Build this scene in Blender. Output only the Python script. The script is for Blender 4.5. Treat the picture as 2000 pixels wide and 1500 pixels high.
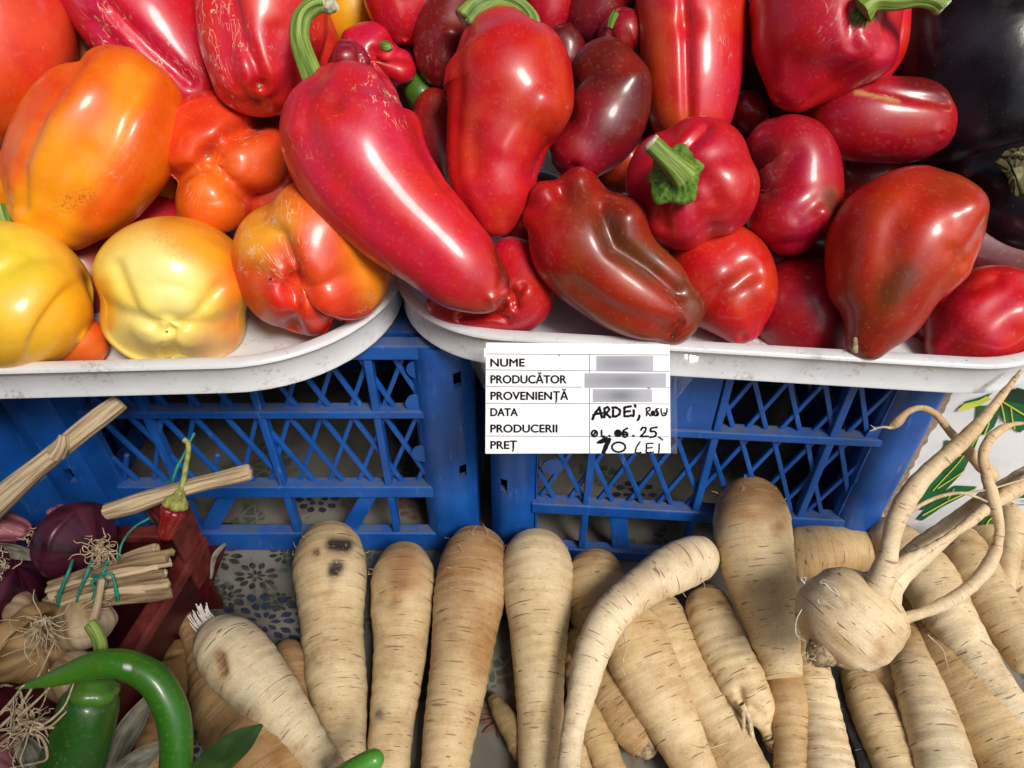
import bpy, bmesh, math, random
import numpy as np
from mathutils import Vector, Matrix

for o in list(bpy.data.objects):
    bpy.data.objects.remove(o)
S = bpy.context.scene
COL = S.collection
R_ = math.radians

# ------------------------------------------------------------------ camera
FPX = 1444.0                      # focal length in photo pixels (2000 wide)
PITCH = R_(42.0)
CAM = np.array([0.0, 0.0, 0.555])
RT = np.array([1.0, 0.0, 0.0])
UP = np.array([0.0, math.sin(PITCH), math.cos(PITCH)])
FW = np.array([0.0, math.cos(PITCH), -math.sin(PITCH)])
cam = bpy.data.cameras.new("camera")
cam.sensor_width = 36.0
cam.lens = 36.0 * FPX / 2000.0
cam.clip_start = 0.01
cam.clip_end = 2000.0
camo = bpy.data.objects.new("camera", cam)
COL.objects.link(camo)
camo.location = CAM
camo.rotation_euler = (R_(90) - PITCH, 0, 0)
S.camera = camo

# ------------------------------------------------------------------ light
SUN_EL, SUN_ROT = R_(50.0), R_(148.0)
W = bpy.data.worlds.new("World")
S.world = W
W.use_nodes = True
_nt = W.node_tree
_bg = _nt.nodes.get("Background") or _nt.nodes.new("ShaderNodeBackground")
_sky = _nt.nodes.new("ShaderNodeTexSky")
_sky.sky_type = 'NISHITA'
_sky.sun_disc = False
_sky.sun_elevation = SUN_EL
_sky.sun_rotation = SUN_ROT
_sky.air_density = 1.0
_sky.dust_density = 3.0
_nt.links.new(_sky.outputs[0], _bg.inputs[0])
_bg.inputs[1].default_value = 0.055
_out = _nt.nodes.get("World Output") or _nt.nodes.new("ShaderNodeOutputWorld")
_nt.links.new(_bg.outputs[0], _out.inputs[0])

sun = bpy.data.lights.new("sun", 'SUN')
sun.energy = 1.5
sun.angle = R_(17.0)
sun.color = (1.0, 0.965, 0.91)
suno = bpy.data.objects.new("sun", sun)
COL.objects.link(suno)
_sd = Vector((math.sin(SUN_ROT) * math.cos(SUN_EL), math.cos(SUN_ROT) * math.cos(SUN_EL), math.sin(SUN_EL)))
suno.rotation_euler = _sd.to_track_quat('Z', 'Y').to_euler()
suno.location = _sd * 5

S.view_settings.view_transform = 'Standard'
S.view_settings.look = 'None'
S.view_settings.gamma = 1.0
S.view_settings.use_curve_mapping = False
S.view_settings.exposure = 1.08
S.cycles.use_denoising = True
S.cycles.max_bounces = 6
S.cycles.diffuse_bounces = 3
S.cycles.glossy_bounces = 3
S.cycles.transmission_bounces = 4
S.cycles.transparent_max_bounces = 8

# ------------------------------------------------------------------ photo pixel -> place
def ray(px, py):
    return FW + (px - 1000.0) / FPX * RT + (750.0 - py) / FPX * UP
def at_depth(px, py, d):
    return CAM + ray(px, py) * d
def at_z(px, py, z):
    r = ray(px, py)
    return CAM + r * ((z - CAM[2]) / r[2])
def at_plane(px, py, p0, n):
    r = ray(px, py)
    return CAM + r * (np.dot(np.asarray(p0) - CAM, n) / np.dot(r, n))
def depth_of(p):
    return float(np.dot(np.asarray(p) - CAM, FW))
def project(P):
    q = P - CAM
    d = q @ FW
    return 1000 + (q @ RT) / d * FPX, 750 - (q @ UP) / d * FPX

# ------------------------------------------------------------------ object helpers
def tag(o, label=None, cat=None, group=None, kind=None):
    if label: o["label"] = label
    if cat: o["category"] = cat
    if group: o["group"] = group
    if kind: o["kind"] = kind
    return o
def link(o, parent=None):
    COL.objects.link(o)
    if parent is not None: o.parent = parent
    return o
def empty(name, loc):
    o = bpy.data.objects.new(name, None)
    o.empty_display_size = 0.02
    o.location = loc
    return link(o)
def np_mesh(name, V, quads, tris=None, smooth=True):
    me = bpy.data.meshes.new(name)
    V = np.asarray(V, dtype=np.float32)
    quads = np.asarray(quads, dtype=np.int32).reshape(-1, 4)
    tris = np.zeros((0, 3), np.int32) if tris is None else np.asarray(tris, dtype=np.int32).reshape(-1, 3)
    me.vertices.add(len(V)); me.vertices.foreach_set("co", V.ravel())
    nl = quads.size + tris.size
    me.loops.add(nl)
    me.loops.foreach_set("vertex_index", np.concatenate([quads.ravel(), tris.ravel()]).astype(np.int32))
    npoly = len(quads) + len(tris)
    me.polygons.add(npoly)
    ls = np.concatenate([np.arange(len(quads)) * 4, quads.size + np.arange(len(tris)) * 3]).astype(np.int32)
    me.polygons.foreach_set("loop_start", ls)
    me.polygons.foreach_set("use_smooth", np.full(npoly, smooth))
    me.update(calc_edges=True)
    return me
def base_of(o):
    p = o.parent
    return np.array(p.location) if p is not None else np.zeros(3)
def world_loc(o):
    v = np.zeros(3)
    while o is not None:
        v = v + np.array(o.location); o = o.parent
    return v
def mesh_obj(name, me, mat, parent=None, origin=None):
    """me is in world coordinates; the object gets an origin at ORIGIN (or its own centre)"""
    co = np.empty(len(me.vertices) * 3, np.float32); me.vertices.foreach_get("co", co)
    co = co.reshape(-1, 3)
    if origin is None:
        origin = (co.min(0) + co.max(0)) / 2
    origin = np.asarray(origin, dtype=float)
    me.vertices.foreach_set("co", (co - origin).astype(np.float32).ravel())
    me.update()
    o = bpy.data.objects.new(name, me)
    link(o, parent)
    pl = world_loc(parent) if parent is not None else np.zeros(3)
    o.location = origin - pl
    if mat is not None: me.materials.append(mat)
    return o
def bm_obj(name, bm, mat, parent=None, smooth=False, origin=None):
    me = bpy.data.meshes.new(name)
    bm.normal_update()
    bm.to_mesh(me); bm.free()
    if smooth:
        me.polygons.foreach_set("use_smooth", np.full(len(me.polygons), True))
    return mesh_obj(name, me, mat, parent, origin)

# ------------------------------------------------------------------ node helpers
def newmat(name):
    m = bpy.data.materials.new(name)
    m.use_nodes = True
    nt = m.node_tree
    b = nt.nodes.get("Principled BSDF")
    return m, nt, b
def nd(nt, t, **kw):
    n = nt.nodes.new(t)
    for k, v in kw.items():
        if k.startswith("i_"):
            key = k[2:]
            n.inputs[int(key) if key.isdigit() else key.replace("_", " ")].default_value = v
        else:
            setattr(n, k, v)
    return n
def noise(nt, vec, scale, detail=3.0, rough=0.55, dist=0.0):
    n = nd(nt, "ShaderNodeTexNoise")
    n.inputs["Scale"].default_value = scale
    n.inputs["Detail"].default_value = detail
    n.inputs["Roughness"].default_value = rough
    n.inputs["Distortion"].default_value = dist
    if vec is not None: nt.links.new(vec, n.inputs["Vector"])
    return n.outputs["Fac"]
def ramp(nt, fac, lo, hi, a=0.0, b=1.0):
    n = nd(nt, "ShaderNodeMapRange")
    n.interpolation_type = 'SMOOTHSTEP'
    n.inputs["From Min"].default_value = lo
    n.inputs["From Max"].default_value = hi
    n.inputs["To Min"].default_value = a
    n.inputs["To Max"].default_value = b
    nt.links.new(fac, n.inputs["Value"])
    return n.outputs["Result"]
def mul(nt, a, b, op='MULTIPLY'):
    n = nd(nt, "ShaderNodeMath", operation=op)
    for i, x in enumerate((a, b)):
        if isinstance(x, (int, float)): n.inputs[i].default_value = x
        else: nt.links.new(x, n.inputs[i])
    return n.outputs[0]
def mixc(nt, fac, a, b, mode='MIX'):
    n = nd(nt, "ShaderNodeMix", data_type='RGBA', blend_type=mode)
    for idx, x in ((0, fac), (6, a), (7, b)):
        if isinstance(x, (int, float)): n.inputs[idx].default_value = x
        elif isinstance(x, tuple): n.inputs[idx].default_value = (x + (1.0,))[:4]
        else: nt.links.new(x, n.inputs[idx])
    return n.outputs[2]
def scaled(nt, vec, s):
    n = nd(nt, "ShaderNodeMapping")
    n.inputs["Scale"].default_value = s
    nt.links.new(vec, n.inputs["Vector"])
    return n.outputs[0]
def bump(nt, h, strength, dist, nrm=None):
    n = nd(nt, "ShaderNodeBump")
    n.inputs["Strength"].default_value = strength
    n.inputs["Distance"].default_value = dist
    nt.links.new(h, n.inputs["Height"])
    if nrm is not None: nt.links.new(nrm, n.inputs["Normal"])
    return n.outputs[0]
def attr(nt, name):
    return nd(nt, "ShaderNodeAttribute", attribute_name=name)
def objc(nt):
    return nd(nt, "ShaderNodeTexCoord").outputs["Object"]

# ------------------------------------------------------------------ materials
def srgb(r, g, b):
    f = lambda c: (c / 255 / 12.92) if c / 255 <= 0.04045 else ((c / 255 + 0.055) / 1.055) ** 2.4
    return (f(r), f(g), f(b))

def mat_pepper(name="pepper_skin", rough=0.40):
    m, nt, b = newmat(name)
    L = nt.links
    oc = objc(nt)
    c = attr(nt, "col").outputs["Color"]
    ex = nd(nt, "ShaderNodeSeparateColor"); L.new(attr(nt, "mask").outputs["Color"], ex.inputs[0])
    cork, dark = ex.outputs[0], ex.outputs[1]
    sw = attr(nt, "sweep").outputs["Vector"]
    hue = nd(nt, "ShaderNodeHueSaturation")
    n1 = noise(nt, oc, 28.0, 3.0)
    L.new(ramp(nt, n1, 0.3, 0.7, 0.494, 0.506), hue.inputs["Hue"])
    L.new(ramp(nt, noise(nt, oc, 55.0, 4.0), 0.3, 0.7, 0.95, 1.06), hue.inputs["Value"])
    L.new(c, hue.inputs["Color"])
    col = hue.outputs[0]
    # fine pale mottling of the skin
    fine = ramp(nt, noise(nt, oc, 420.0, 2.0), 0.55, 0.75, 0.0, 0.10)
    col = mixc(nt, fine, col, (0.75, 0.35, 0.22))
    # corky cracks: thin wavy lines inside the masked zones
    v = nd(nt, "ShaderNodeTexVoronoi", feature='DISTANCE_TO_EDGE')
    wv = scaled(nt, sw, (300.0, 300.0, 62.0))
    dn = nd(nt, "ShaderNodeTexNoise"); dn.inputs["Scale"].default_value = 160.0
    L.new(oc, dn.inputs["Vector"])
    ad = nd(nt, "ShaderNodeVectorMath", operation='ADD'); 
    sc = nd(nt, "ShaderNodeVectorMath", operation='SCALE'); sc.inputs["Scale"].default_value = 1.2
    L.new(dn.outputs["Color"], sc.inputs[0]); L.new(wv, ad.inputs[0]); L.new(sc.outputs[0], ad.inputs[1])
    L.new(ad.outputs[0], v.inputs["Vector"]); v.inputs["Scale"].default_value = 1.0
    line = ramp(nt, v.outputs["Distance"], 0.015, 0.06, 1.0, 0.0)
    brk = ramp(nt, noise(nt, oc, 140.0, 2.0), 0.47, 0.58)
    crack = mul(nt, mul(nt, mul(nt, line, brk), cork), 0.8)
    col = mixc(nt, crack, col, (0.74, 0.48, 0.30))
    # dark rubbed specks
    sp = ramp(nt, noise(nt, oc, 700.0, 3.0, 0.7), 0.50, 0.62)
    col = mixc(nt, mul(nt, sp, dark), col, (0.09, 0.035, 0.012))
    # dust specks
    vd = nd(nt, "ShaderNodeTexVoronoi"); vd.inputs["Scale"].default_value = 190.0
    L.new(oc, vd.inputs["Vector"])
    cs = nd(nt, "ShaderNodeSeparateColor"); L.new(vd.outputs["Color"], cs.inputs[0])
    dust = mul(nt, ramp(nt, vd.outputs["Distance"], 0.05, 0.10, 1.0, 0.0), ramp(nt, cs.outputs[0], 0.945, 0.955))
    col = mixc(nt, mul(nt, dust, 0.30), col, (0.80, 0.62, 0.50))
    L.new(col, b.inputs["Base Color"])
    r = ramp(nt, noise(nt, oc, 70.0, 4.0), 0.35, 0.7, rough - 0.05, rough + 0.11)
    L.new(mul(nt, r, mul(nt, crack, 0.35), 'ADD'), b.inputs["Roughness"])
    b.inputs["Specular IOR Level"].default_value = 0.5
    b.inputs["Coat Weight"].default_value = 0.35
    b.inputs["Coat Roughness"].default_value = 0.14
    h = mul(nt, mul(nt, noise(nt, oc, 60.0, 3.0), 0.7), mul(nt, noise(nt, oc, 520.0, 2.0), 0.05), 'ADD')
    h = mul(nt, h, mul(nt, crack, 0.5), 'ADD')
    h = mul(nt, h, mul(nt, noise(nt, scaled(nt, sw, (420.0, 420.0, 34.0)), 1.0, 3.0, 0.6), 0.16), 'ADD')
    L.new(bump(nt, h, 0.20, 0.0012), b.inputs["Normal"])
    return m

def mat_eggplant():
    m, nt, b = newmat("eggplant_skin")
    L = nt.links
    oc = objc(nt)
    n = noise(nt, oc, 18.0, 4.0)
    col = mixc(nt, ramp(nt, n, 0.35, 0.7), (0.006, 0.004, 0.006), (0.022, 0.013, 0.020))
    col = mixc(nt, ramp(nt, noise(nt, scaled(nt, oc, (1, 1, 1)), 900.0, 2.0, 0.7), 0.68, 0.76, 0, 0.35), col, (0.30, 0.27, 0.26))
    L.new(col, b.inputs["Base Color"])
    L.new(ramp(nt, noise(nt, oc, 45.0, 4.0), 0.3, 0.7, 0.14, 0.30), b.inputs["Roughness"])
    b.inputs["Specular IOR Level"].default_value = 0.38
    L.new(bump(nt, noise(nt, oc, 90.0, 4.0), 0.2, 0.001), b.inputs["Normal"])
    return m

def mat_root():
    """parsnip skin: attribute col gives the root's own tone, sweep is (ring x, ring y, length)"""
    m, nt, b = newmat("parsnip_skin")
    L = nt.links
    oc = objc(nt)
    c = attr(nt, "col").outputs["Color"]
    sw = attr(nt, "sweep").outputs["Vector"]
    ex = nd(nt, "ShaderNodeSeparateColor"); L.new(attr(nt, "mask").outputs["Color"], ex.inputs[0])
    spot, tanm = ex.outputs[0], ex.outputs[1]
    # tan cast in patches and at the crown
    p1 = ramp(nt, noise(nt, oc, 26.0, 6.0, 0.68), 0.42, 0.68)
    f1 = mul(nt, mul(nt, p1, 0.48), mul(nt, tanm, 0.75), 'ADD')
    col = mixc(nt, f1, c, mixc(nt, 1.0, c, (0.60, 0.42, 0.27), 'MULTIPLY'))
    # fine transverse streaks
    st = noise(nt, scaled(nt, sw, (26.0, 26.0, 420.0)), 1.0, 4.0, 0.65)
    col = mixc(nt, ramp(nt, st, 0.52, 0.78, 0.0, 0.34), col, mixc(nt, 1.0, col, (0.52, 0.36, 0.22), 'MULTIPLY'))
    st2 = noise(nt, scaled(nt, sw, (60.0, 60.0, 900.0)), 1.0, 3.0, 0.6)
    col = mixc(nt, ramp(nt, st2, 0.5, 0.8, 0.0, 0.25), col, (0.80, 0.68, 0.48))
    # lenticels: short dark dashes across the root
    v = nd(nt, "ShaderNodeTexVoronoi"); v.inputs["Scale"].default_value = 1.0
    v.inputs["Randomness"].default_value = 1.0
    L.new(scaled(nt, sw, (75.0, 75.0, 210.0)), v.inputs["Vector"])
    dv = nd(nt, "ShaderNodeTexNoise"); dv.inputs["Scale"].default_value = 60.0
    L.new(oc, dv.inputs["Vector"])
    cs = nd(nt, "ShaderNodeSeparateColor"); L.new(v.outputs["Color"], cs.inputs[0])
    # dash shape: squeeze distance along length
    wv = nd(nt, "ShaderNodeTexNoise"); wv.inputs["Scale"].default_value = 1.0; wv.inputs["Detail"].default_value = 2.0
    L.new(scaled(nt, sw, (95.0, 95.0, 640.0)), wv.inputs["Vector"])
    dash = mul(nt, ramp(nt, wv.outputs["Fac"], 0.66, 0.72), ramp(nt, noise(nt, sw, 75.0, 2.0), 0.38, 0.50))
    wv2 = noise(nt, scaled(nt, sw, (48.0, 48.0, 520.0)), 1.0, 1.5, 0.5)
    dash2 = mul(nt, ramp(nt, wv2, 0.67, 0.72), 0.8)
    dash = mul(nt, dash, dash2, 'MAXIMUM')
    col = mixc(nt, mul(nt, dash, 0.85), col, (0.16, 0.085, 0.035))
    # greyish soil rubbed into the skin
    so = mul(nt, ramp(nt, noise(nt, oc, 48.0, 6.0, 0.72), 0.50, 0.72), ramp(nt, noise(nt, scaled(nt, sw, (120.0, 120.0, 380.0)), 1.0, 4.0, 0.7), 0.42, 0.62), 'MULTIPLY')
    col = mixc(nt, mul(nt, so, 0.42), col, mixc(nt, 1.0, col, (0.42, 0.33, 0.26), 'MULTIPLY'))
    # fine dirt grain
    gr = ramp(nt, noise(nt, oc, 650.0, 3.0, 0.7), 0.48, 0.70, 0.0, 0.30)
    col = mixc(nt, gr, col, mixc(nt, 1.0, col, (0.50, 0.36, 0.24), 'MULTIPLY'))
    col = mixc(nt, mul(nt, ramp(nt, noise(nt, oc, 260.0, 3.0), 0.22, 0.45), spot), col, (0.030, 0.022, 0.016))
    L.new(col, b.inputs["Base Color"])
    L.new(ramp(nt, st, 0.3, 0.7, 0.5, 0.68), b.inputs["Roughness"])
    b.inputs["Specular IOR Level"].default_value = 0.3
    h = mul(nt, mul(nt, st, 1.0), mul(nt, dash, -0.9), 'ADD')
    h = mul(nt, h, mul(nt, noise(nt, oc, 500.0, 3.0), 0.25), 'ADD')
    L.new(bump(nt, h, 0.60, 0.0008), b.inputs["Normal"])
    return m

def mat_simple(name, c1, c2, scale=40.0, rough=0.5, bmp=0.2, bdist=0.001, stretch=None, spec=0.5, lo=0.35, hi=0.65, use_sweep=False, sheen=0.0):
    m, nt, b = newmat(name)
    L = nt.links
    v = attr(nt, "sweep").outputs["Vector"] if use_sweep else objc(nt)
    if stretch: v = scaled(nt, v, stretch)
    n = noise(nt, v, scale, 4.0, 0.6)
    L.new(mixc(nt, ramp(nt, n, lo, hi), c1, c2), b.inputs["Base Color"])
    L.new(ramp(nt, n, 0.3, 0.7, rough - 0.06, rough + 0.08), b.inputs["Roughness"])
    b.inputs["Specular IOR Level"].default_value = spec
    if bmp: L.new(bump(nt, n, bmp, bdist), b.inputs["Normal"])
    return m

def mat_crate():
    m, nt, b = newmat("blue_plastic")
    L = nt.links
    oc = objc(nt)
    geo = nd(nt, "ShaderNodeNewGeometry")
    sx = nd(nt, "ShaderNodeSeparateXYZ"); L.new(geo.outputs["Normal"], sx.inputs[0])
    n = noise(nt, geo.outputs["Position"], 30.0, 4.0)
    col = mixc(nt, ramp(nt, n, 0.3, 0.7), (0.006, 0.070, 0.31), (0.010, 0.100, 0.42))
    # scuffs and scratches
    sc = ramp(nt, noise(nt, scaled(nt, geo.outputs["Position"], (220, 220, 30)), 1.0, 4.0, 0.7), 0.60, 0.72, 0, 0.42)
    col = mixc(nt, ramp(nt, noise(nt, geo.outputs['Position'], 11.0, 4.0, 0.6), 0.45, 0.75, 0, 0.35), col, (0.035, 0.15, 0.50))
    col = mixc(nt, sc, col, (0.16, 0.27, 0.52))
    # market dust lying on the upward faces
    up = ramp(nt, sx.outputs["Z"], 0.45, 0.95)
    du = mul(nt, up, ramp(nt, noise(nt, geo.outputs["Position"], 70.0, 4.0, 0.65), 0.35, 0.65, 0.25, 0.8))
    col = mixc(nt, du, col, (0.085, 0.095, 0.115))
    sp = ramp(nt, noise(nt, geo.outputs["Position"], 620.0, 3.0, 0.7), 0.69, 0.76, 0, 0.4)
    col = mixc(nt, sp, col, (0.32, 0.35, 0.42))
    L.new(col, b.inputs["Base Color"])
    L.new(mul(nt, ramp(nt, n, 0.3, 0.7, 0.30, 0.42), mul(nt, du, 0.3), 'ADD'), b.inputs["Roughness"])
    L.new(bump(nt, noise(nt, geo.outputs["Position"], 160.0, 3.0), 0.12, 0.001), b.inputs["Normal"])
    return m

def mat_tray():
    m, nt, b = newmat("white_tray_plastic")
    L = nt.links
    p = objc(nt)
    n = noise(nt, p, 25.0, 4.0)
    col = mixc(nt, ramp(nt, n, 0.3, 0.7), (0.62, 0.63, 0.645), (0.69, 0.70, 0.71))
    specks = ramp(nt, noise(nt, p, 330.0, 2.0, 0.6), 0.73, 0.77, 0, 0.8)
    col = mixc(nt, specks, col, (0.14, 0.11, 0.09))
    sm = mul(nt, ramp(nt, noise(nt, p, 36.0, 5.0, 0.7), 0.50, 0.66), ramp(nt, noise(nt, p, 330.0, 4.0, 0.75), 0.46, 0.62, 0, 0.7))
    col = mixc(nt, sm, col, (0.33, 0.24, 0.16))
    L.new(col, b.inputs["Base Color"])
    L.new(ramp(nt, n, 0.3, 0.7, 0.30, 0.42), b.inputs["Roughness"])
    L.new(bump(nt, noise(nt, p, 120.0, 3.0), 0.1, 0.001), b.inputs["Normal"])
    return m

def mat_cloth():
    m, nt, b = newmat("printed_oilcloth")
    L = nt.links
    p = objc(nt)
    col = mixc(nt, ramp(nt, noise(nt, p, 14.0, 4.0), 0.3, 0.7), (0.11, 0.10, 0.08), (0.20, 0.185, 0.157))
    # printed foliage blotches
    w = nd(nt, "ShaderNodeTexNoise"); w.inputs["Scale"].default_value = 30.0; L.new(p, w.inputs["Vector"])
    sc = nd(nt, "ShaderNodeVectorMath", operation='SCALE'); sc.inputs["Scale"].default_value = 0.02
    L.new(w.outputs["Color"], sc.inputs[0])
    ad = nd(nt, "ShaderNodeVectorMath", operation='ADD'); L.new(p, ad.inputs[0]); L.new(sc.outputs[0], ad.inputs[1])
    v = nd(nt, "ShaderNodeTexVoronoi", feature='DISTANCE_TO_EDGE'); v.inputs["Scale"].default_value = 95.0
    L.new(ad.outputs[0], v.inputs["Vector"])
    leaf = ramp(nt, v.outputs["Distance"], 0.06, 0.10)
    zone = ramp(nt, noise(nt, p, 17.0, 2.0), 0.54, 0.58)
    col = mixc(nt, mul(nt, mul(nt, leaf, zone), 0.85), col, (0.055, 0.075, 0.050))
    zone2 = ramp(nt, noise(nt, scaled(nt, p, (1.3, 0.9, 1.0)), 12.0, 2.0), 0.61, 0.64)
    col = mixc(nt, mul(nt, mul(nt, leaf, zone2), 0.8), col, (0.17, 0.09, 0.06))
    cr = ramp(nt, noise(nt, p, 600.0, 2.0, 0.6), 0.72, 0.76, 0, 0.9)
    col = mixc(nt, cr, col, (0.02, 0.017, 0.014))
    L.new(col, b.inputs["Base Color"])
    b.inputs["Roughness"].default_value = 0.45
    L.new(bump(nt, noise(nt, p, 12.0, 3.0), 0.5, 0.006), b.inputs["Normal"])
    return m

def mat_clear():
    m, nt, b = newmat("clear_tape")
    L = nt.links
    out = nt.nodes.get("Material Output")
    tr = nd(nt, "ShaderNodeBsdfTransparent")
    gl = nd(nt, "ShaderNodeBsdfGlossy"); gl.inputs["Roughness"].default_value = 0.10
    df = nd(nt, "ShaderNodeBsdfDiffuse"); df.inputs["Color"].default_value = (0.72, 0.74, 0.76, 1)
    p = objc(nt)
    n = noise(nt, scaled(nt, p, (90.0, 40.0, 14.0)), 1.0, 2.0, 0.5, 1.5)
    L.new(bump(nt, n, 0.35, 0.001), gl.inputs["Normal"])
    m1 = nd(nt, "ShaderNodeMixShader"); L.new(ramp(nt, n, 0.50, 0.75, 0.02, 0.16), m1.inputs[0])
    L.new(tr.outputs[0], m1.inputs[1]); L.new(df.outputs[0], m1.inputs[2])
    m2 = nd(nt, "ShaderNodeMixShader"); m2.inputs[0].default_value = 0.035
    L.new(m1.outputs[0], m2.inputs[1]); L.new(gl.outputs[0], m2.inputs[2])
    L.new(m2.outputs[0], out.inputs["Surface"])
    return m

M = {}
M['pepper'] = mat_pepper()
M['egg'] = mat_eggplant()
M['root'] = mat_root()
M['crate'] = mat_crate()
M['tray'] = mat_tray()
M['cloth'] = mat_cloth()
M['clear'] = mat_clear()
M['stem'] = mat_simple("green_stem", (0.07, 0.15, 0.014), (0.27, 0.37, 0.065), 1.0, 0.5, 0.8, 0.0015, (380, 380, 22), use_sweep=True)
M['calyx'] = mat_simple("green_calyx", (0.05, 0.13, 0.012), (0.16, 0.28, 0.035), 160.0, 0.5, 0.9, 0.002)
M['stemdry'] = mat_simple("dry_stem_end", (0.36, 0.33, 0.20), (0.55, 0.52, 0.38), 300.0, 0.8, 0.4)
M['chili'] = mat_pepper("green_chili_skin", 0.46)
M['stalk'] = mat_simple("dry_stalk", (0.20, 0.125, 0.06), (0.58, 0.44, 0.27), 1.0, 0.75, 0.9, 0.0016, (420, 420, 20), lo=0.28, hi=0.62, use_sweep=True)
M['stalkdark'] = mat_simple('brown_dry_stalk', (0.07, 0.040, 0.02), (0.34, 0.23, 0.12), 1.0, 0.8, 1.0, 0.0018, (380, 380, 24), lo=0.25, hi=0.66, use_sweep=True)
M['onion'] = mat_simple("red_onion_skin", (0.022, 0.004, 0.010), (0.085, 0.012, 0.030), 1.0, 0.30, 0.2, 0.0006, (70, 70, 12), use_sweep=True)
M['onionpink'] = mat_simple("pink_onion_skin", (0.16, 0.04, 0.06), (0.42, 0.16, 0.17), 1.0, 0.5, 0.4, 0.001, (160, 160, 14), use_sweep=True)
M['garlic'] = mat_simple("garlic_skin", (0.28, 0.17, 0.08), (0.58, 0.45, 0.29), 1.0, 0.6, 0.5, 0.001, (70, 70, 16), use_sweep=True)
M['garlicdirt'] = mat_simple("dirty_garlic_skin", (0.13, 0.065, 0.02), (0.42, 0.27, 0.11), 1.0, 0.65, 0.6, 0.001, (60, 60, 20), use_sweep=True)
M['hair'] = mat_simple("root_hair", (0.40, 0.30, 0.17), (0.62, 0.50, 0.33), 200.0, 0.8, 0.0)
M['hairwhite'] = mat_simple("white_root_hair", (0.62, 0.58, 0.48), (0.80, 0.77, 0.70), 200.0, 0.8, 0.0)
M['redrim'] = mat_simple('dusty_red_plastic', (0.085, 0.008, 0.007), (0.16, 0.024, 0.019), 70.0, 0.5, 0.15)
M['redshaded'] = mat_simple("shaded_red_plastic", (0.055, 0.004, 0.004), (0.09, 0.008, 0.007), 60.0, 0.42, 0.15)  # darker wall copy of the rim plastic, shade put into the colour
M['twine'] = mat_simple("green_twine", (0.010, 0.13, 0.095), (0.02, 0.24, 0.17), 1.0, 0.55, 0.5, 0.0008, (300, 300, 200), use_sweep=True)
M['paper'] = mat_simple("white_card", (0.80, 0.81, 0.82), (0.86, 0.865, 0.87), 60.0, 0.4, 0.05)
M['ink'] = mat_simple("black_print", (0.003, 0.003, 0.004), (0.007, 0.007, 0.008), 300.0, 0.75, 0.0, spec=0.1)
M['marker'] = mat_simple("black_marker", (0.002, 0.002, 0.003), (0.009, 0.009, 0.012), 500.0, 0.7, 0.0, spec=0.1)
M['boxwhite'] = mat_simple("printed_box_white", (0.70, 0.71, 0.73), (0.80, 0.81, 0.82), 35.0, 0.45, 0.1)
M['leafprint'] = mat_simple("printed_leaf_green", (0.004, 0.085, 0.022), (0.010, 0.145, 0.045), 60.0, 0.4, 0.0)
M['leafshaded'] = mat_simple("printed_leaf_shaded", (0.003, 0.022, 0.008), (0.006, 0.04, 0.014), 60.0, 0.4, 0.0)
M['veinprint'] = mat_simple("printed_vein_yellow", (0.50, 0.56, 0.02), (0.62, 0.66, 0.12), 60.0, 0.4, 0.0)
M['boxstrip'] = mat_simple("brown_edge_strip", (0.25, 0.17, 0.10), (0.38, 0.28, 0.19), 200.0, 0.85, 0.4)
M['navy'] = mat_simple("navy_print", (0.018, 0.024, 0.045), (0.035, 0.042, 0.07), 90.0, 0.45, 0.0)
M['shadeprint'] = mat_simple('shade_foliage_print', (0.020, 0.022, 0.014), (0.055, 0.050, 0.034), 120.0, 0.45, 0.0)
M['brownprint'] = mat_simple("brown_print", (0.12, 0.055, 0.038), (0.19, 0.095, 0.07), 90.0, 0.45, 0.0)
M['husk'] = mat_simple("dry_leaf", (0.09, 0.085, 0.06), (0.24, 0.22, 0.16), 1.0, 0.7, 0.6, 0.0012, (260, 260, 14), use_sweep=True)
M['greenleaf'] = mat_simple("dark_green_leaf", (0.016, 0.045, 0.008), (0.035, 0.075, 0.014), 40.0, 0.45, 0.2)
M['black'] = mat_simple("black_plastic", (0.008, 0.008, 0.009), (0.02, 0.02, 0.02), 60.0, 0.4, 0.1)
M['cutend'] = mat_simple("cut_root_end", (0.13, 0.08, 0.045), (0.40, 0.30, 0.17), 240.0, 0.8, 0.8, 0.0015)
M['tarp'] = mat_simple("awning_tarp", (0.24, 0.20, 0.15), (0.30, 0.25, 0.19), 5.0, 0.8, 0.0)

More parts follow.
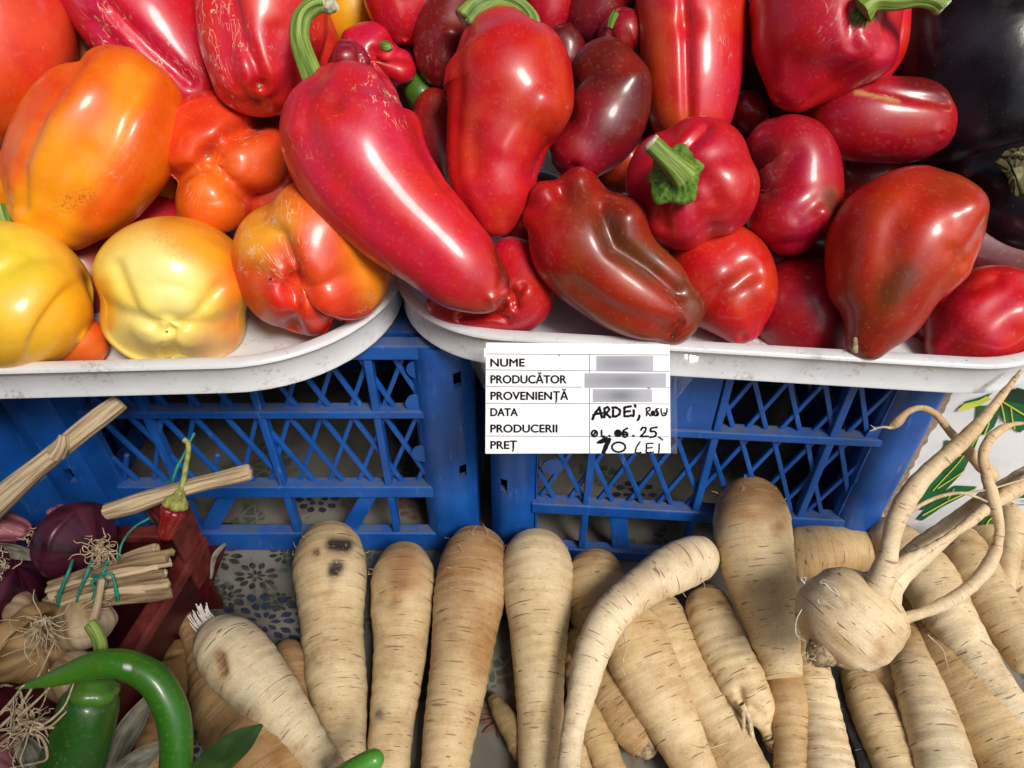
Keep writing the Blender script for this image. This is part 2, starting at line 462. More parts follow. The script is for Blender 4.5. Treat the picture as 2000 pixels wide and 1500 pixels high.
# ------------------------------------------------------------------ swept bodies
def catmull(P, n):
    P = np.asarray(P, float)
    if len(P) == 2:
        t = np.linspace(0, 1, n)[:, None]
        return P[0] * (1 - t) + P[1] * t
    d = np.linalg.norm(np.diff(P[:, :3], axis=0), axis=1) ** 0.5 + 1e-9
    T = np.concatenate([[0], np.cumsum(d)])
    e0 = 2 * P[0] - P[1]; e1 = 2 * P[-1] - P[-2]
    Q = np.vstack([e0, P, e1]); TT = np.concatenate([[T[0] - d[0]], T, [T[-1] + d[-1]]])
    ts = np.linspace(T[0], T[-1], n)
    k = np.clip(np.searchsorted(T, ts, side='right') - 1, 0, len(P) - 2)
    p0, p1, p2, p3 = Q[k], Q[k + 1], Q[k + 2], Q[k + 3]
    t0, t1, t2, t3 = (TT[k + i][:, None] for i in range(4))
    t = ts[:, None]
    A1 = (t1 - t) / (t1 - t0) * p0 + (t - t0) / (t1 - t0) * p1
    A2 = (t2 - t) / (t2 - t1) * p1 + (t - t1) / (t2 - t1) * p2
    A3 = (t3 - t) / (t3 - t2) * p2 + (t - t2) / (t3 - t2) * p3
    B1 = (t2 - t) / (t2 - t0) * A1 + (t - t0) / (t2 - t0) * A2
    B2 = (t3 - t) / (t3 - t1) * A2 + (t - t1) / (t3 - t1) * A3
    return (t2 - t) / (t2 - t1) * B1 + (t - t1) / (t2 - t1) * B2
def sinnoise(P, freq, seed, k=10):
    rg = np.random.RandomState(seed)
    out = np.zeros(P.shape[:-1])
    for i in range(k):
        v = rg.normal(size=3); v /= np.linalg.norm(v)
        f = freq * rg.uniform(0.6, 1.7)
        out += np.sin(P @ v * f + rg.uniform(0, 6.28)) / math.sqrt(k)
    return out
def polydist(X, Y, line):
    line = np.asarray(line, float)
    if len(line) == 1:
        return np.hypot(X - line[0, 0], Y - line[0, 1])
    best = np.full(X.shape, 1e9)
    for a, b in zip(line[:-1], line[1:]):
        d = b - a; L2 = d @ d
        t = np.clip(((X - a[0]) * d[0] + (Y - a[1]) * d[1]) / L2, 0, 1)
        best = np.minimum(best, np.hypot(X - a[0] - t * d[0], Y - a[1] - t * d[1]))
    return best

def kd(D, pts):
    """knots (px, py, toward_px, radius_px) about depth D -> centres, radii in metres"""
    C, R = [], []
    for px, py, tw, r in pts:
        d = D - tw * D / FPX
        C.append(at_depth(px, py, d)); R.append(r * d / FPX)
    return np.array(C), np.array(R)
def kz(pts):
    """knots (px, py, lift_m, radius_px): the root lies LIFT above the table"""
    C, R = [], []
    for px, py, lift, r in pts:
        z = 0.03
        for _ in range(5):
            p = at_z(px, py, z); rm = r * depth_of(p) / FPX; z = rm + lift
        C.append(at_z(px, py, z)); R.append(rm)
    return np.array(C), np.array(R)

def sweep(C, R, nu=96, nv=96, cap=(1.0, 1.0), pw=2.2, dimple=(0.0, 0.0), dimw=0.35, lobes=None, flat=1.0,
          lump=0.0, lfreq=40.0, seed=1, ref=None, rings=0.0, col=None, dents=(), paints=(), masks=(), tip=(0.0, 0.0), ridges=None):
    Q = catmull(np.column_stack([C, R]), 400)
    P0, R0 = Q[:, :3], np.maximum(Q[:, 3], 1e-4)
    seg = np.linalg.norm(np.diff(P0, axis=0), axis=1)
    s0 = np.concatenate([[0], np.cumsum(seg)]); L = s0[-1]
    u = np.linspace(0, 1, nv)
    su = 0.35 * u + 0.65 * (1 - np.cos(np.pi * u)) / 2
    s = su * L
    P = np.column_stack([np.interp(s, s0, P0[:, i]) for i in range(3)])
    Rr = np.interp(s, s0, R0)
    T = np.gradient(P, s + 1e-12, axis=0); T /= np.linalg.norm(T, axis=1)[:, None]
    if ref is None:
        ref = -FW if abs(T[nv // 2] @ FW) < 0.75 else UP
    N = np.zeros_like(P); B = np.zeros_like(P)
    n = ref - T[0] * (ref @ T[0]); n /= np.linalg.norm(n)
    for j in range(nv):
        n = n - T[j] * (n @ T[j]); n /= np.linalg.norm(n)
        N[j] = n; B[j] = np.cross(T[j], n)
    c0 = max(cap[0] * Rr[0], 1e-5); c1 = max(cap[1] * Rr[-1], 1e-5)
    if c0 + c1 > L: f = L / (c0 + c1); c0 *= f; c1 *= f
    a = np.clip(s / c0, 0, 1); b = np.clip((L - s) / c1, 0, 1)
    e0 = np.maximum(1 - (1 - a) ** pw, 0) ** (1 / pw) if cap[0] > 0 else np.ones(nv)
    e1 = np.maximum(1 - (1 - b) ** pw, 0) ** (1 / pw) if cap[1] > 0 else np.ones(nv)
    th = np.linspace(0, 2 * np.pi, nu, endpoint=False) - np.pi / 2
    rad = (Rr * e0 * e1)[:, None] * np.ones(nu)[None]
    g = np.zeros((nv, nu))
    if lobes:
        am = np.interp(su, [0, 0.5, 1], lobes.get('a', (1, 1, 1)))
        for i, ang in enumerate(lobes['ang']):
            dd = lobes['d'][i] if isinstance(lobes['d'], (list, tuple)) else lobes['d']
            ww = lobes['w'][i] if isinstance(lobes.get('w', 0.5), (list, tuple)) else lobes.get('w', 0.5)
            tw = lobes.get('twist', 0.0)
            x = (th[None] - R_(ang) - tw * su[:, None] + np.pi) % (2 * np.pi) - np.pi
            g = g + dd * np.exp(-(x / ww) ** 2)
        rad = rad * (1 - g * am[:, None])
    if ridges:
        k, amp, sd = ridges
        rad = rad * (1 + amp * np.sin(k * th[None] + sd) + 0.5 * amp * np.sin((k * 2 + 1) * th[None] + 2 * sd))
    V = P[:, None] + rad[..., None] * (np.cos(th)[None, :, None] * B[:, None] + flat * np.sin(th)[None, :, None] * N[:, None])
    for (ee, dm, sg, key) in ((e0, dimple[0], 1, 'e0'), (e1, dimple[1], -1, 'e1')):
        lb = lobes.get(key, 0.0) if lobes else 0.0
        if dm or lb:
            rr = Rr[0] if sg > 0 else Rr[-1]
            sh = dm * rr * np.exp(-(ee / dimw) ** 2)[:, None] + lb * rr * g * (np.clip(ee * (1.15 - ee), 0, 1) * 3.4)[:, None]
            sh = sh * (np.abs(ee) < 0.9999)[:, None]
            V = V + sg * sh[..., None] * T[:, None]
    if rings:
        rg = np.random.RandomState(seed + 7)
        w = np.zeros((nv, nu))
        for i in range(9):
            f = rg.uniform(180, 900); ph = rg.uniform(0, 6.28); q = rg.randint(1, 4)
            w += np.sin(s[:, None] * f + ph + 1.3 * np.sin(q * th[None] + rg.uniform(0, 6.28))) / 3
        V = V + (rings * w * (e0 * e1)[:, None])[..., None] * (V - P[:, None]) / (np.linalg.norm(V - P[:, None], axis=2)[..., None] + 1e-6)
    def normals():
        dt = np.roll(V, -1, 1) - np.roll(V, 1, 1)
        ds = np.gradient(V, axis=0)
        nn = np.cross(dt, ds); nn /= np.linalg.norm(nn, axis=2)[..., None] + 1e-12
        if ((V - P[:, None]) * nn).sum() < 0: nn = -nn
        return nn
    if lump:
        V = V + (lump * sinnoise(V, lfreq, seed))[..., None] * normals()
    px, py = project(V)
    nn = normals()
    face = np.clip((nn @ (-FW)) * 3 + 0.3, 0, 1)
    for ln, wd, dp in dents:
        dp = dp * 1.5
        mpp = depth_of(P[nv // 2]) / FPX
        w = np.exp(-(polydist(px, py, ln) / wd) ** 2) * face
        V = V - (dp * mpp * w)[..., None] * (0.6 * nn + 0.4 * (-FW))
    if col is None: col = [(0, (0.5, 0.02, 0.02))]
    ks = [c[0] for c in col]
    CC = np.stack([np.interp(su, ks, [c[1][i] for c in col]) for i in range(3)], -1)[:, None] * np.ones((1, nu, 1))
    jit = 5 * sinnoise(V, 170.0, seed + 3)
    for ln, wd, cc, st in paints:
        w = np.clip(1.35 * np.exp(-((polydist(px, py, ln) + jit * min(1, wd / 45)) / wd) ** 2), 0, 1) * st * np.clip((nn @ (-FW)) * 3 + 0.6, 0, 1)
        CC = CC * (1 - w[..., None]) + np.array(cc) * w[..., None]
    MK = np.zeros((nv, nu, 3))
    for ln, wd, ch, st in masks:
        w = np.clip(1.5 * np.exp(-((polydist(px, py, ln) + 0.6 * jit) / wd) ** 2), 0, 1) * st * np.clip((nn @ (-FW)) * 3 + 0.6, 0, 1)
        MK[..., ch] = np.maximum(MK[..., ch], w)
    Rm = float(np.mean(Rr))
    SW = np.stack([Rm * np.cos(th)[None] * np.ones((nv, 1)), Rm * np.sin(th)[None] * np.ones((nv, 1)), s[:, None] * np.ones((1, nu))], -1)
    SW = SW + np.array([seed * 0.37 % 5, seed * 0.71 % 5, seed * 0.53 % 5])
    # end poles
    Vf = np.vstack([V.reshape(-1, 3), V[0].mean(0), V[-1].mean(0)])
    def ext(A): return np.vstack([A.reshape(-1, 3), A[0].mean(0), A[-1].mean(0)])
    jj, ii = np.meshgrid(np.arange(nv - 1), np.arange(nu), indexing='ij')
    i2 = (ii + 1) % nu
    q = np.stack([jj * nu + ii, jj * nu + i2, (jj + 1) * nu + i2, (jj + 1) * nu + ii], -1).reshape(-1, 4)
    i = np.arange(nu); k = (i + 1) % nu
    t = np.vstack([np.column_stack([np.full(nu, nv * nu), k, i]),
                   np.column_stack([np.full(nu, nv * nu + 1), (nv - 1) * nu + i, (nv - 1) * nu + k])])
    # orientation
    c3 = Vf[q[len(q) // 2]]; fn = np.cross(c3[1] - c3[0], c3[2] - c3[0])
    if fn @ (c3.mean(0) - P[nv // 2]) < 0:
        q = q[:, ::-1]; t = t[:, ::-1]
    return Vf, q, t, ext(CC), ext(MK), ext(SW)

def swept(name, mat, C, R, parent=None, origin=None, **kw):
    V, q, t, CC, MK, SW = sweep(C, R, **kw)
    me = np_mesh(name, V, q, t)
    for nm, A in (("col", CC), ("mask", MK)):
        at = me.attributes.new(nm, 'FLOAT_COLOR', 'POINT')
        at.data.foreach_set("color", np.column_stack([A, np.ones(len(A))]).astype(np.float32).ravel())
    at = me.attributes.new("sweep", 'FLOAT_VECTOR', 'POINT')
    at.data.foreach_set("vector", SW.astype(np.float32).ravel())
    return mesh_obj(name, me, mat, parent, origin)

def hairs(name, mat, lines, parent=None, nu=5, nv=10):
    """many thin root hairs joined into one part; lines = [(centres, r0, r1)]"""
    VV, QQ, SS, off = [], [], [], 0
    for C, r0, r1 in lines:
        Q = catmull(np.asarray(C), nv)
        T = np.gradient(Q, axis=0); T /= np.linalg.norm(T, axis=1)[:, None] + 1e-9
        ref = np.array([0.31, 0.52, 0.79])
        N = np.cross(T, ref); N /= np.linalg.norm(N, axis=1)[:, None] + 1e-9
        B = np.cross(T, N)
        th = np.linspace(0, 2 * np.pi, nu, endpoint=False)
        r = np.linspace(r0, r1, nv)
        V = Q[:, None] + r[:, None, None] * (np.cos(th)[None, :, None] * N[:, None] + np.sin(th)[None, :, None] * B[:, None])
        jj, ii = np.meshgrid(np.arange(nv - 1), np.arange(nu), indexing='ij')
        i2 = (ii + 1) % nu
        q = np.stack([jj * nu + ii, jj * nu + i2, (jj + 1) * nu + i2, (jj + 1) * nu + ii], -1).reshape(-1, 4)
        VV.append(V.reshape(-1, 3)); QQ.append(q + off); off += nv * nu
    me = np_mesh(name, np.vstack(VV), np.vstack(QQ))
    return mesh_obj(name, me, mat, parent)

def add_box(bm, c, ax, ay, az, bev=0.0):
    """box centred at c with half-axis vectors"""
    c, ax, ay, az = (np.asarray(v, float) for v in (c, ax, ay, az))
    vs = [bm.verts.new(c + x * ax + y * ay + z * az) for x in (-1, 1) for y in (-1, 1) for z in (-1, 1)]
    fs = [bm.faces.new([vs[k] for k in f]) for f in ((0, 1, 3, 2), (4, 6, 7, 5), (0, 4, 5, 1), (2, 3, 7, 6), (0, 2, 6, 4), (1, 5, 7, 3))]
    if bev:
        es = list({e for f in fs for e in f.edges})
        bmesh.ops.bevel(bm, geom=es, offset=bev, segments=2, affect='EDGES', profile=0.5)
def finish(bm):
    bmesh.ops.recalc_face_normals(bm, faces=bm.faces)
    return bm
# ================================================================== SETTING
Z3 = np.array([0, 0, 1.0])
# tablecloth: one sheet lying on the table, rising behind the crates
bm = bmesh.new()
nx, ny = 90, 70
prof = []
for j in range(ny):
    t = j / (ny - 1)
    if t < 0.7: prof.append((-0.15 + t / 0.7 * 0.80, 0.0))
    else:
        k = (t - 0.7) / 0.3
        prof.append((0.65 + 0.05 * math.sin(k * math.pi / 2), 0.30 * k ** 1.5))
grid = []
for j, (y, z) in enumerate(prof):
    row = []
    for i in range(nx):
        x = -1.0 + 2.0 * i / (nx - 1)
        w = 0.0035 * math.sin(11 * x + 5 * y) * math.sin(9 * y + 3 * x) if y > 0.44 else 0.0
        row.append(bm.verts.new((x, y, z + w - 0.001)))
    grid.append(row)
for j in range(ny - 1):
    for i in range(nx - 1):
        bm.faces.new((grid[j][i], grid[j][i + 1], grid[j + 1][i + 1], grid[j + 1][i]))
cloth = bm_obj("tablecloth", bm, M['cloth'], smooth=True, origin=(0, 0.3, 0))
tag(cloth, "cream oilcloth with dark dahlia print spread under the crates and roots", "tablecloth", kind="structure")
def cloth_print(name, polys, mat, z=0.0015):
    bm = bmesh.new()
    for pl in polys:
        vs = [bm.verts.new(at_z(x, y, z)) for x, y in pl]
        try: bm.faces.new(vs)
        except ValueError: pass
    bmesh.ops.recalc_face_normals(bm, faces=bm.faces)
    return bm_obj(name, bm, mat, cloth)
def petals(cx, cy, rings, seed, sq=0.62, sweepang=(0, 360)):
    rg = random.Random(seed); out = []
    for n, r0, r1 in rings:
        for k in range(n):
            a = R_(sweepang[0]) + (k + rg.uniform(-.15, .15)) / n * R_(sweepang[1] - sweepang[0])
            ca, sa = math.cos(a), math.sin(a); pts = []
            w = 0.36 * 2 * math.pi * (r0 + r1) / 2 / n
            for t, ww in ((0, .15), (.3, .8), (.6, 1), (.85, .55), (1, .05), (.85, -.55), (.6, -1), (.3, -.8), (0, -.15)):
                r = r0 + (r1 - r0) * t
                x = r * ca - ww * w * sa; y = r * sa + ww * w * ca
                pts.append((cx + x, cy + y * sq))
            out.append(pts)
    return out
cloth_print("printed_flower", petals(515, 1215, [(9, 14, 34), (13, 38, 62), (17, 66, 92)], 1), M['navy'])
cloth_print("printed_flower", petals(415, 1450, [(9, 12, 30), (13, 33, 55), (17, 58, 82), (22, 86, 110)], 2), M['navy'])
cloth_print("printed_flower", petals(985, 1400, [(14, 10, 70)], 4), M['brownprint'])
cloth_print("printed_flower", petals(965, 1180, [(8, 8, 26), (12, 30, 55)], 5), M['navy'])
cloth_print("printed_flower", petals(820, 1330, [(9, 10, 30), (13, 34, 66)], 6), M['navy'])
cloth_print("printed_flower", petals(380, 1330, [(9, 10, 30), (13, 34, 60)], 7), M['navy'])
for px, py, mt, sd in ((620, 975, 'navy', 11), (820, 990, 'brownprint', 14), (1240, 965, 'navy', 15)):
    cloth_print("printed_flower", petals(px, py, [(6, 8, 22), (10, 26, 44)], sd), M[mt])

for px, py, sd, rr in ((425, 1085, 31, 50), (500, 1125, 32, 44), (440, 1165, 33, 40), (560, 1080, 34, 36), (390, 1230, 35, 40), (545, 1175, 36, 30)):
    cloth_print("printed_leaf", petals(px, py, [(7, 4, rr * .45), (11, rr * .5, rr)], sd), M['shadeprint'], .0012 + sd * .00001)  # dark leaf prints added to stand in for shade on the cloth

# ------------------------------------------------------------------ blue crates
class Crate:
    def __init__(self, label, px0, ang, uL, uR, H, depth):
        self.p0 = np.array(px0, float); a = R_(ang)
        self.ux = np.array([math.cos(a), math.sin(a), 0]); self.n = np.array([math.sin(a), -math.cos(a), 0])
        self.uL, self.uR, self.H, self.D = uL, uR, H, depth
        self.e = tag(empty("plastic_crate", self.p0 + self.ux * (uL + uR) / 2 - self.n * depth / 2), label, "crate", "blue plastic crates carrying the pepper trays")
    def uz(self, px, py):
        q = at_plane(px, py, self.p0, self.n) - self.p0
        return float(q @ self.ux), float(q[2])
    def pt(self, u, z, out=0.0):
        return self.p0 + self.ux * u + Z3 * z + self.n * out
    def box(self, name, u0, u1, z0, z1, o0, o1, bev=0.0012):
        bm = bmesh.new()
        add_box(bm, self.pt((u0 + u1) / 2, (z0 + z1) / 2, (o0 + o1) / 2), self.ux * abs(u1 - u0) / 2, Z3 * abs(z1 - z0) / 2, self.n * abs(o1 - o0) / 2, bev)
        return bm_obj(name, finish(bm), M['crate'], self.e)
    def bar(self, name, a, b, w, o0, o1, bev=0.0006):
        (ua, za), (ub, zb) = a, b
        A, B = self.pt(ua, za, (o0 + o1) / 2), self.pt(ub, zb, (o0 + o1) / 2)
        d = B - A; L = np.linalg.norm(d)
        if L < 0.006: return
        d /= L; s = np.cross(d, self.n)
        bm = bmesh.new()
        add_box(bm, (A + B) / 2, d * L / 2, s * w / 2, self.n * (o1 - o0) / 2, bev)
        return bm_obj(name, finish(bm), M['crate'], self.e)
    def post(self, u0, u1, holes, inner):
        """rounded corner column with oval slots (real openings)"""
        bm = bmesh.new()
        nseg = 14
        zs = sorted({0.0, self.H, *[z for h in holes for z in (h[1] - h[3], h[1] + h[3])]})
        us = sorted({*np.linspace(u0, u1, nseg + 1).tolist(), *[u for h in holes for u in (h[0] - h[2], h[0] + h[2])]})
        def off(u):
            t = (u - u0) / (u1 - u0) * 2 - 1
            return 0.013 * (1 - abs(t) ** 3.0) - 0.002
        for side in (0, -0.006):
            vv = {(i, j): bm.verts.new(self.pt(u, z, off(u) + side)) for i, u in enumerate(us) for j, z in enumerate(zs)}
            for i in range(len(us) - 1):
                for j in range(len(zs) - 1):
                    um, zm = (us[i] + us[i + 1]) / 2, (zs[j] + zs[j + 1]) / 2
                    if any(abs(um - h[0]) < h[2] and abs(zm - h[1]) < h[3] for h in holes): continue
                    f = (vv[i, j], vv[i + 1, j], vv[i + 1, j + 1], vv[i, j + 1])
                    bm.faces.new(f if side == 0 else f[::-1])
        for hu, hz, hw, hh in holes:      # walls of the slots
            c = [(hu - hw, hz - hh), (hu + hw, hz - hh), (hu + hw, hz + hh), (hu - hw, hz + hh)]
            for k in range(4):
                (a0, b0), (a1, b1) = c[k], c[(k + 1) % 4]
                bm.faces.new([bm.verts.new(self.pt(u, z, off(u) + s)) for u, z, s in ((a0, b0, 0), (a1, b1, 0), (a1, b1, -.006), (a0, b0, -.006))])
        p = bm_obj("corner_post", bm, M['crate'], self.e, smooth=True)
        self.box('post_core', u0 + .003, u1 - .003, .004, self.H - .013, -.022, -.0105, 0)
        return p
    def lattice(self, u0, u1, z0, z1, spacing, slope, phase=(0.0, 0.0), skip=(), w=0.0035):
        h = z1 - z0; k = 0
        for fam, sg in enumerate((1, -1)):
            x = u0 - abs(slope) * h - spacing + phase[fam] * spacing
            while x < u1 + abs(slope) * h + spacing:
                a = [x, z0]; b = [x + sg * slope * h, z1]
                x += spacing
                # clip to u range
                if max(a[0], b[0]) <= u0 or min(a[0], b[0]) >= u1: continue
                def clip(p, q, lim, below):
                    if (p[0] < lim) == below and p[0] != lim:
                        t = (lim - p[0]) / (q[0] - p[0]); return [lim, p[1] + t * (q[1] - p[1])]
                    return p
                a2 = clip(clip(a, b, u0, True), b, u1, False); b2 = clip(clip(b, a, u0, True), a, u1, False)
                k += 1
                if k in skip:
                    m = ((a2[0] + b2[0]) / 2, (a2[1] + b2[1]) / 2)
                    self.bar("lattice_bar", a2, (a2[0] * .62 + b2[0] * .38, a2[1] * .62 + b2[1] * .38), w, -0.003 + 0.0012 * fam, 0.0003 + 0.0012 * fam)
                    continue
                self.bar("lattice_bar", a2, b2, w, -0.003 + 0.0012 * fam, 0.0003 + 0.0012 * fam)
    def disc(self, u, z, r):
        bm = bmesh.new()
        bmesh.ops.create_cone(bm, cap_ends=True, segments=24, radius1=r, radius2=r, depth=0.002)
        Mx = Matrix((( *self.ux,), (*Z3,), (*self.n,))).transposed().to_4x4()
        Mx.translation = self.pt(u, z, 0.0032)
        bmesh.ops.transform(bm, matrix=Mx, verts=bm.verts)
        bm_obj("gate_disc", bm, M['crate'], self.e)
    open_low = False
    def shell(self):
        b = self.D
        for u0, u1 in ((self.uL + .0055, self.uL + .0075), (self.uR - .0075, self.uR - .0055)):
            self.box('side_panel', u0, u1, .0865, self.H - .0125, -b + .006, -.03, 0)
        for u0, u1 in ((self.uL + .002, self.uL + .005), (self.uR - .005, self.uR - .002)):
            for z0, z1 in ((0.003, 0.03), (0.075, 0.085), (0.16, 0.17), (self.H - .012, self.H)):
                self.box("side_rail", u0, u1, z0, z1, -b + .005, -0.008, 0.0008)
            for k in range(7):
                o = -0.03 - k * (b - .05) / 6
                self.box("side_rib", u0 - .0012, u1 + .0012, .0045, self.H - .0125, o - .003, o + .003, 0.0006)
        self.box("base_panel", self.uL + .006, self.uR - .006, self.H - .006, self.H - .002, -b, -.01, 0)
        self.box('shade_back_panel', self.uL + .006, self.uR - .006, .1555 if self.open_low else .0045, self.H - .0075, -b - .004, -b - .001, 0)  # solid back added to keep the crate's inside dark
        for z0, z1 in ((0.003, 0.022), (0.155, 0.168), (self.H - .03, self.H - .007)):
            self.box("back_rail", self.uL + .006, self.uR - .006, z0, z1, -b, -b + .004, 0.0008)

H = 0.236
# middle crate (front face along Y = 0.40)
c1 = Crate("blue lattice crate between the red crate and the price card, under the orange peppers", (0, 0.40, 0), 0, 0, 0, H, 0.24)
uL, uR = c1.uz(160, 1040)[0], c1.uz(938, 1045)[0]
c1.uL, c1.uR = uL, uR
wl = c1.uz(222, 900)[0]; wr = c1.uz(850, 900)[0]
z1 = c1.uz(600, 799)[1]; z2 = c1.uz(600, 948)[1]; zb = c1.uz(560, 1030)[1]
c1.box("rail", wl - .004, wr + .016, z1 - .0035, z1 + .0035, -0.004, 0.0074)
c1.box("rail", wl - .004, wr + .016, z2 - .0065, z2 + .0065, -0.004, 0.008)
c1.box("rail", wl - .004, wr + .016, 0.0, zb, -0.004, 0.007)
c1.box("rail", wl - .004, wr + .016, H - .012, H, -0.004, 0.008)
ribu = [c1.uz(x, 799)[0] for x in (287, 511, 737)]
for u in ribu:
    c1.box("rib", u - .0029, u + .0029, zb + .0005, H - .0125, -0.0035, 0.0062, 0.001)
c1.lattice(wl, wr, z2 + .0065, z1 - .0035, 0.0242, 0.40, (0.3, 0.75), skip=(2, 5))
c1.lattice(wl, wr, z1 + .0035, H - .012, 0.0242, 0.40, (0.1, 0.4))
for px in (430, 705):      # slanted struts of the hand-hole row
    (ua, za), (ub, zz) = c1.uz(px + 18, 955), c1.uz(px - 14, 1024)
    c1.bar("strut", (ua, z2 - .0066), (ub - .004, zb + .0002), 0.014, -0.003, 0.003, 0.001)
h1, h2 = c1.uz(894, 728), c1.uz(905, 905)
c1.post(uR - .045, uR - .001, [(h1[0], h1[1], .0028, .0075), (h2[0], h2[1], .0028, .0075)], -1)
c1.box("post_web", wr, uR - .042, zb + .0004, H - .0126, -0.004, 0.0035, 0.0008)
h3, h4 = c1.uz(148, 910), c1.uz(178, 1010)
c1.post(uL + .001, uL + .045, [(h3[0], h3[1], .003, .008)], 1)
c1.box("post_web", uL + .042, wl, zb + .0004, H - .0126, -0.004, 0.0035, 0.0008)
for p in ((818, 715), (815, 782), (825, 880)):
    u, z = c1.uz(*p); c1.disc(u, z, 0.0085)
c1.open_low = True
c1.shell()

# right crate, turned a little towards the buyer
c2 = Crate("blue lattice crate behind the price card, under the red peppers", (0.0, 0.396, 0), -4.0, 0, 0, H, 0.24)
uL, uR = c2.uz(957, 960)[0], c2.uz(1795, 880)[0]
c2.uL, c2.uR = uL, uR
wl = c2.uz(1050, 930)[0]; wr = c2.uz(1715, 880)[0]
z1 = c2.uz(1450, 841)[1]; z2 = c2.uz(1250, 990)[1]; zb = c2.uz(1150, 1088)[1]
zb = max(zb, 0.012)
c2.box("rail", wl - .004, wr + .018, z1 - .0035, z1 + .0035, -0.004, 0.0074)
c2.box("rail", wl - .004, wr + .016, z2 - .0060, z2 + .0060, -0.004, 0.008)
c2.box("rail", wl - .004, wr + .016, 0.0, zb, -0.004, 0.007)
c2.box("rail", wl - .004, wr + .016, H - .012, H, -0.004, 0.008)
ribu = [c2.uz(x, y)[0] for x, y in ((1150, 930), (1388, 870), (1625, 840))]
for u in ribu:
    c2.box("rib", u - .0029, u + .0029, zb + .0005, H - .0125, -0.0035, 0.0062, 0.001)
c2.lattice(wl, wr, z2 + .006, z1 - .0035, 0.0242, 0.40, (0.55, 0.0))
c2.lattice(wl, wr, z1 + .0035, H - .012, 0.0242, 0.40, (0.3, 0.85))
# solid plate right of the card
(ua, za), (ub, zq) = c2.uz(1322, 752), c2.uz(1402, 832)
c2.box("plate", ua - .02, ribu[1] - .0038, z1 + .0037, H - .0128, 0.0022, 0.0045, 0.0006)
for px in (1205, 1480):
    ua = c2.uz(px, 1010)[0]; ub = c2.uz(px + 6, 1075)[0]
    c2.bar("strut", (ua, z2 - .0062), (ub, zb + .0002), 0.015, -0.003, 0.003, 0.001)
h1, h2 = c2.uz(986, 930), c2.uz(1757, 955)
h0 = c2.uz(1832, 795)
c2.post(uL + .001, uL + .040, [(h1[0], h1[1], .0028, .0075)], 1)
c2.box("post_web", uL + .038, wl, zb + .0004, H - .0126, -0.004, 0.0035, 0.0008)
c2.post(uR - .040, uR - .001, [(h2[0], h2[1], .0026, .0075), (h0[0], h0[1], .0026, .0075)], -1)
c2.box("post_web", wr, uR - .038, zb + .0004, H - .0126, -0.004, 0.0035, 0.0008)
for p in ((1080, 905), (1712, 843), (1690, 930)):
    u, z = c2.uz(*p); c2.disc(u, z, 0.0085)
c2.shell()

# third crate at the far left
c3 = Crate("blue crate corner behind the onions, left of the lattice crate", (0, 0.402, 0), 0, 0, 0, H, 0.24)
c3.uR = c1.uL - .008; c3.uL = c3.uR - .34
hh = c3.uz(75, 930)
c3.post(c3.uR - .050, c3.uR - .001, [(hh[0], hh[1], .003, .008)], -1)
c3.box("post_web", c3.uR - .062, c3.uR - .047, .0105, H - .0126, -0.004, 0.0035, 0.0008)
wl, wr = c3.uL + .06, c3.uR - .062
zz1, zz2 = c1.uz(600, 799)[1], c1.uz(600, 948)[1]
for a, b, o in ((zz1 - .0035, zz1 + .0035, .010), (zz2 - .006, zz2 + .006, .011), (0, .01, .007), (H - .012, H, .008)):
    c3.box("rail", wl, wr + .016, a, b, -.004, o)
c3.lattice(wl, wr, zz2 + .0065, zz1 - .0035, 0.0242, 0.40, (0.5, 0.2))
c3.lattice(wl, wr, zz1 + .0035, H - .012, 0.0242, 0.40, (0.5, 0.2))
c3.shell()

# ------------------------------------------------------------------ white trays
def rrect(w, d, r, n=14):
    """rounded rectangle outline, origin at the centre; returns function of inset"""
    def f(ins):
        pts = []
        for cx, cy, a0 in ((w / 2 - r, -d / 2 + r, -90), (w / 2 - r, d / 2 - r, 0), (-w / 2 + r, d / 2 - r, 90), (-w / 2 + r, -d / 2 + r, 180)):
            for k in range(n + 1):
                a = R_(a0 + 90 * k / n)
                pts.append((cx + (r - ins) * math.cos(a), cy + (r - ins) * math.sin(a)))
        return pts
    return f
def tray(label, corner, ang, w, d, r, zb, zr, side):
    a = R_(ang); ux = np.array([math.cos(a), math.sin(a), 0]); uy = np.array([-math.sin(a), math.cos(a), 0])
    c = np.array([corner[0], corner[1], 0]) + side * ux * w / 2 + uy * d / 2
    f = rrect(w, d, r)
    prof = [(.040, zb + .004), (.028, zb + .0045), (.020, zb + .008), (.0105, zr - .003), (.0090, zr - .0006), (.0080, zr), (.0022, zr), (.0008, zr - .0007),
            (.0002, zr - .0025), (.0022, zr - .0038), (.0034, zr - .006), (.0050, zb + .0035), (.0040, zb + .0022), (.0040, zb + .0006), (.0052, zb), (.04, zb)]
    bm = bmesh.new(); rings = []
    for ins, z in prof:
        rings.append([bm.verts.new(c + ux * x + uy * y + Z3 * z) for x, y in f(ins)])
    n = len(rings[0])
    for A, B in zip(rings[:-1], rings[1:]):
        for k in range(n):
            bm.faces.new((A[k], A[(k + 1) % n], B[(k + 1) % n], B[k]))
    bm.faces.new(rings[0]); bm.faces.new(rings[-1][::-1])
    o = bm_obj("plastic_tray", finish(bm), M['tray'], smooth=True)
    o.data.set_sharp_from_angle(angle=R_(50))
    return tag(o, label, "tray", "white trays on the crates")
trayA = tray("white oval tray heaped with orange and yellow peppers", (-.072, .3425), 2.2, .46, .30, .105, .2385, .265, -1)
trayB = tray("white tray heaped with red peppers, price card on its rim", (-.090, .3685), -5.4, .452, .30, .085, .2425, .269, 1)

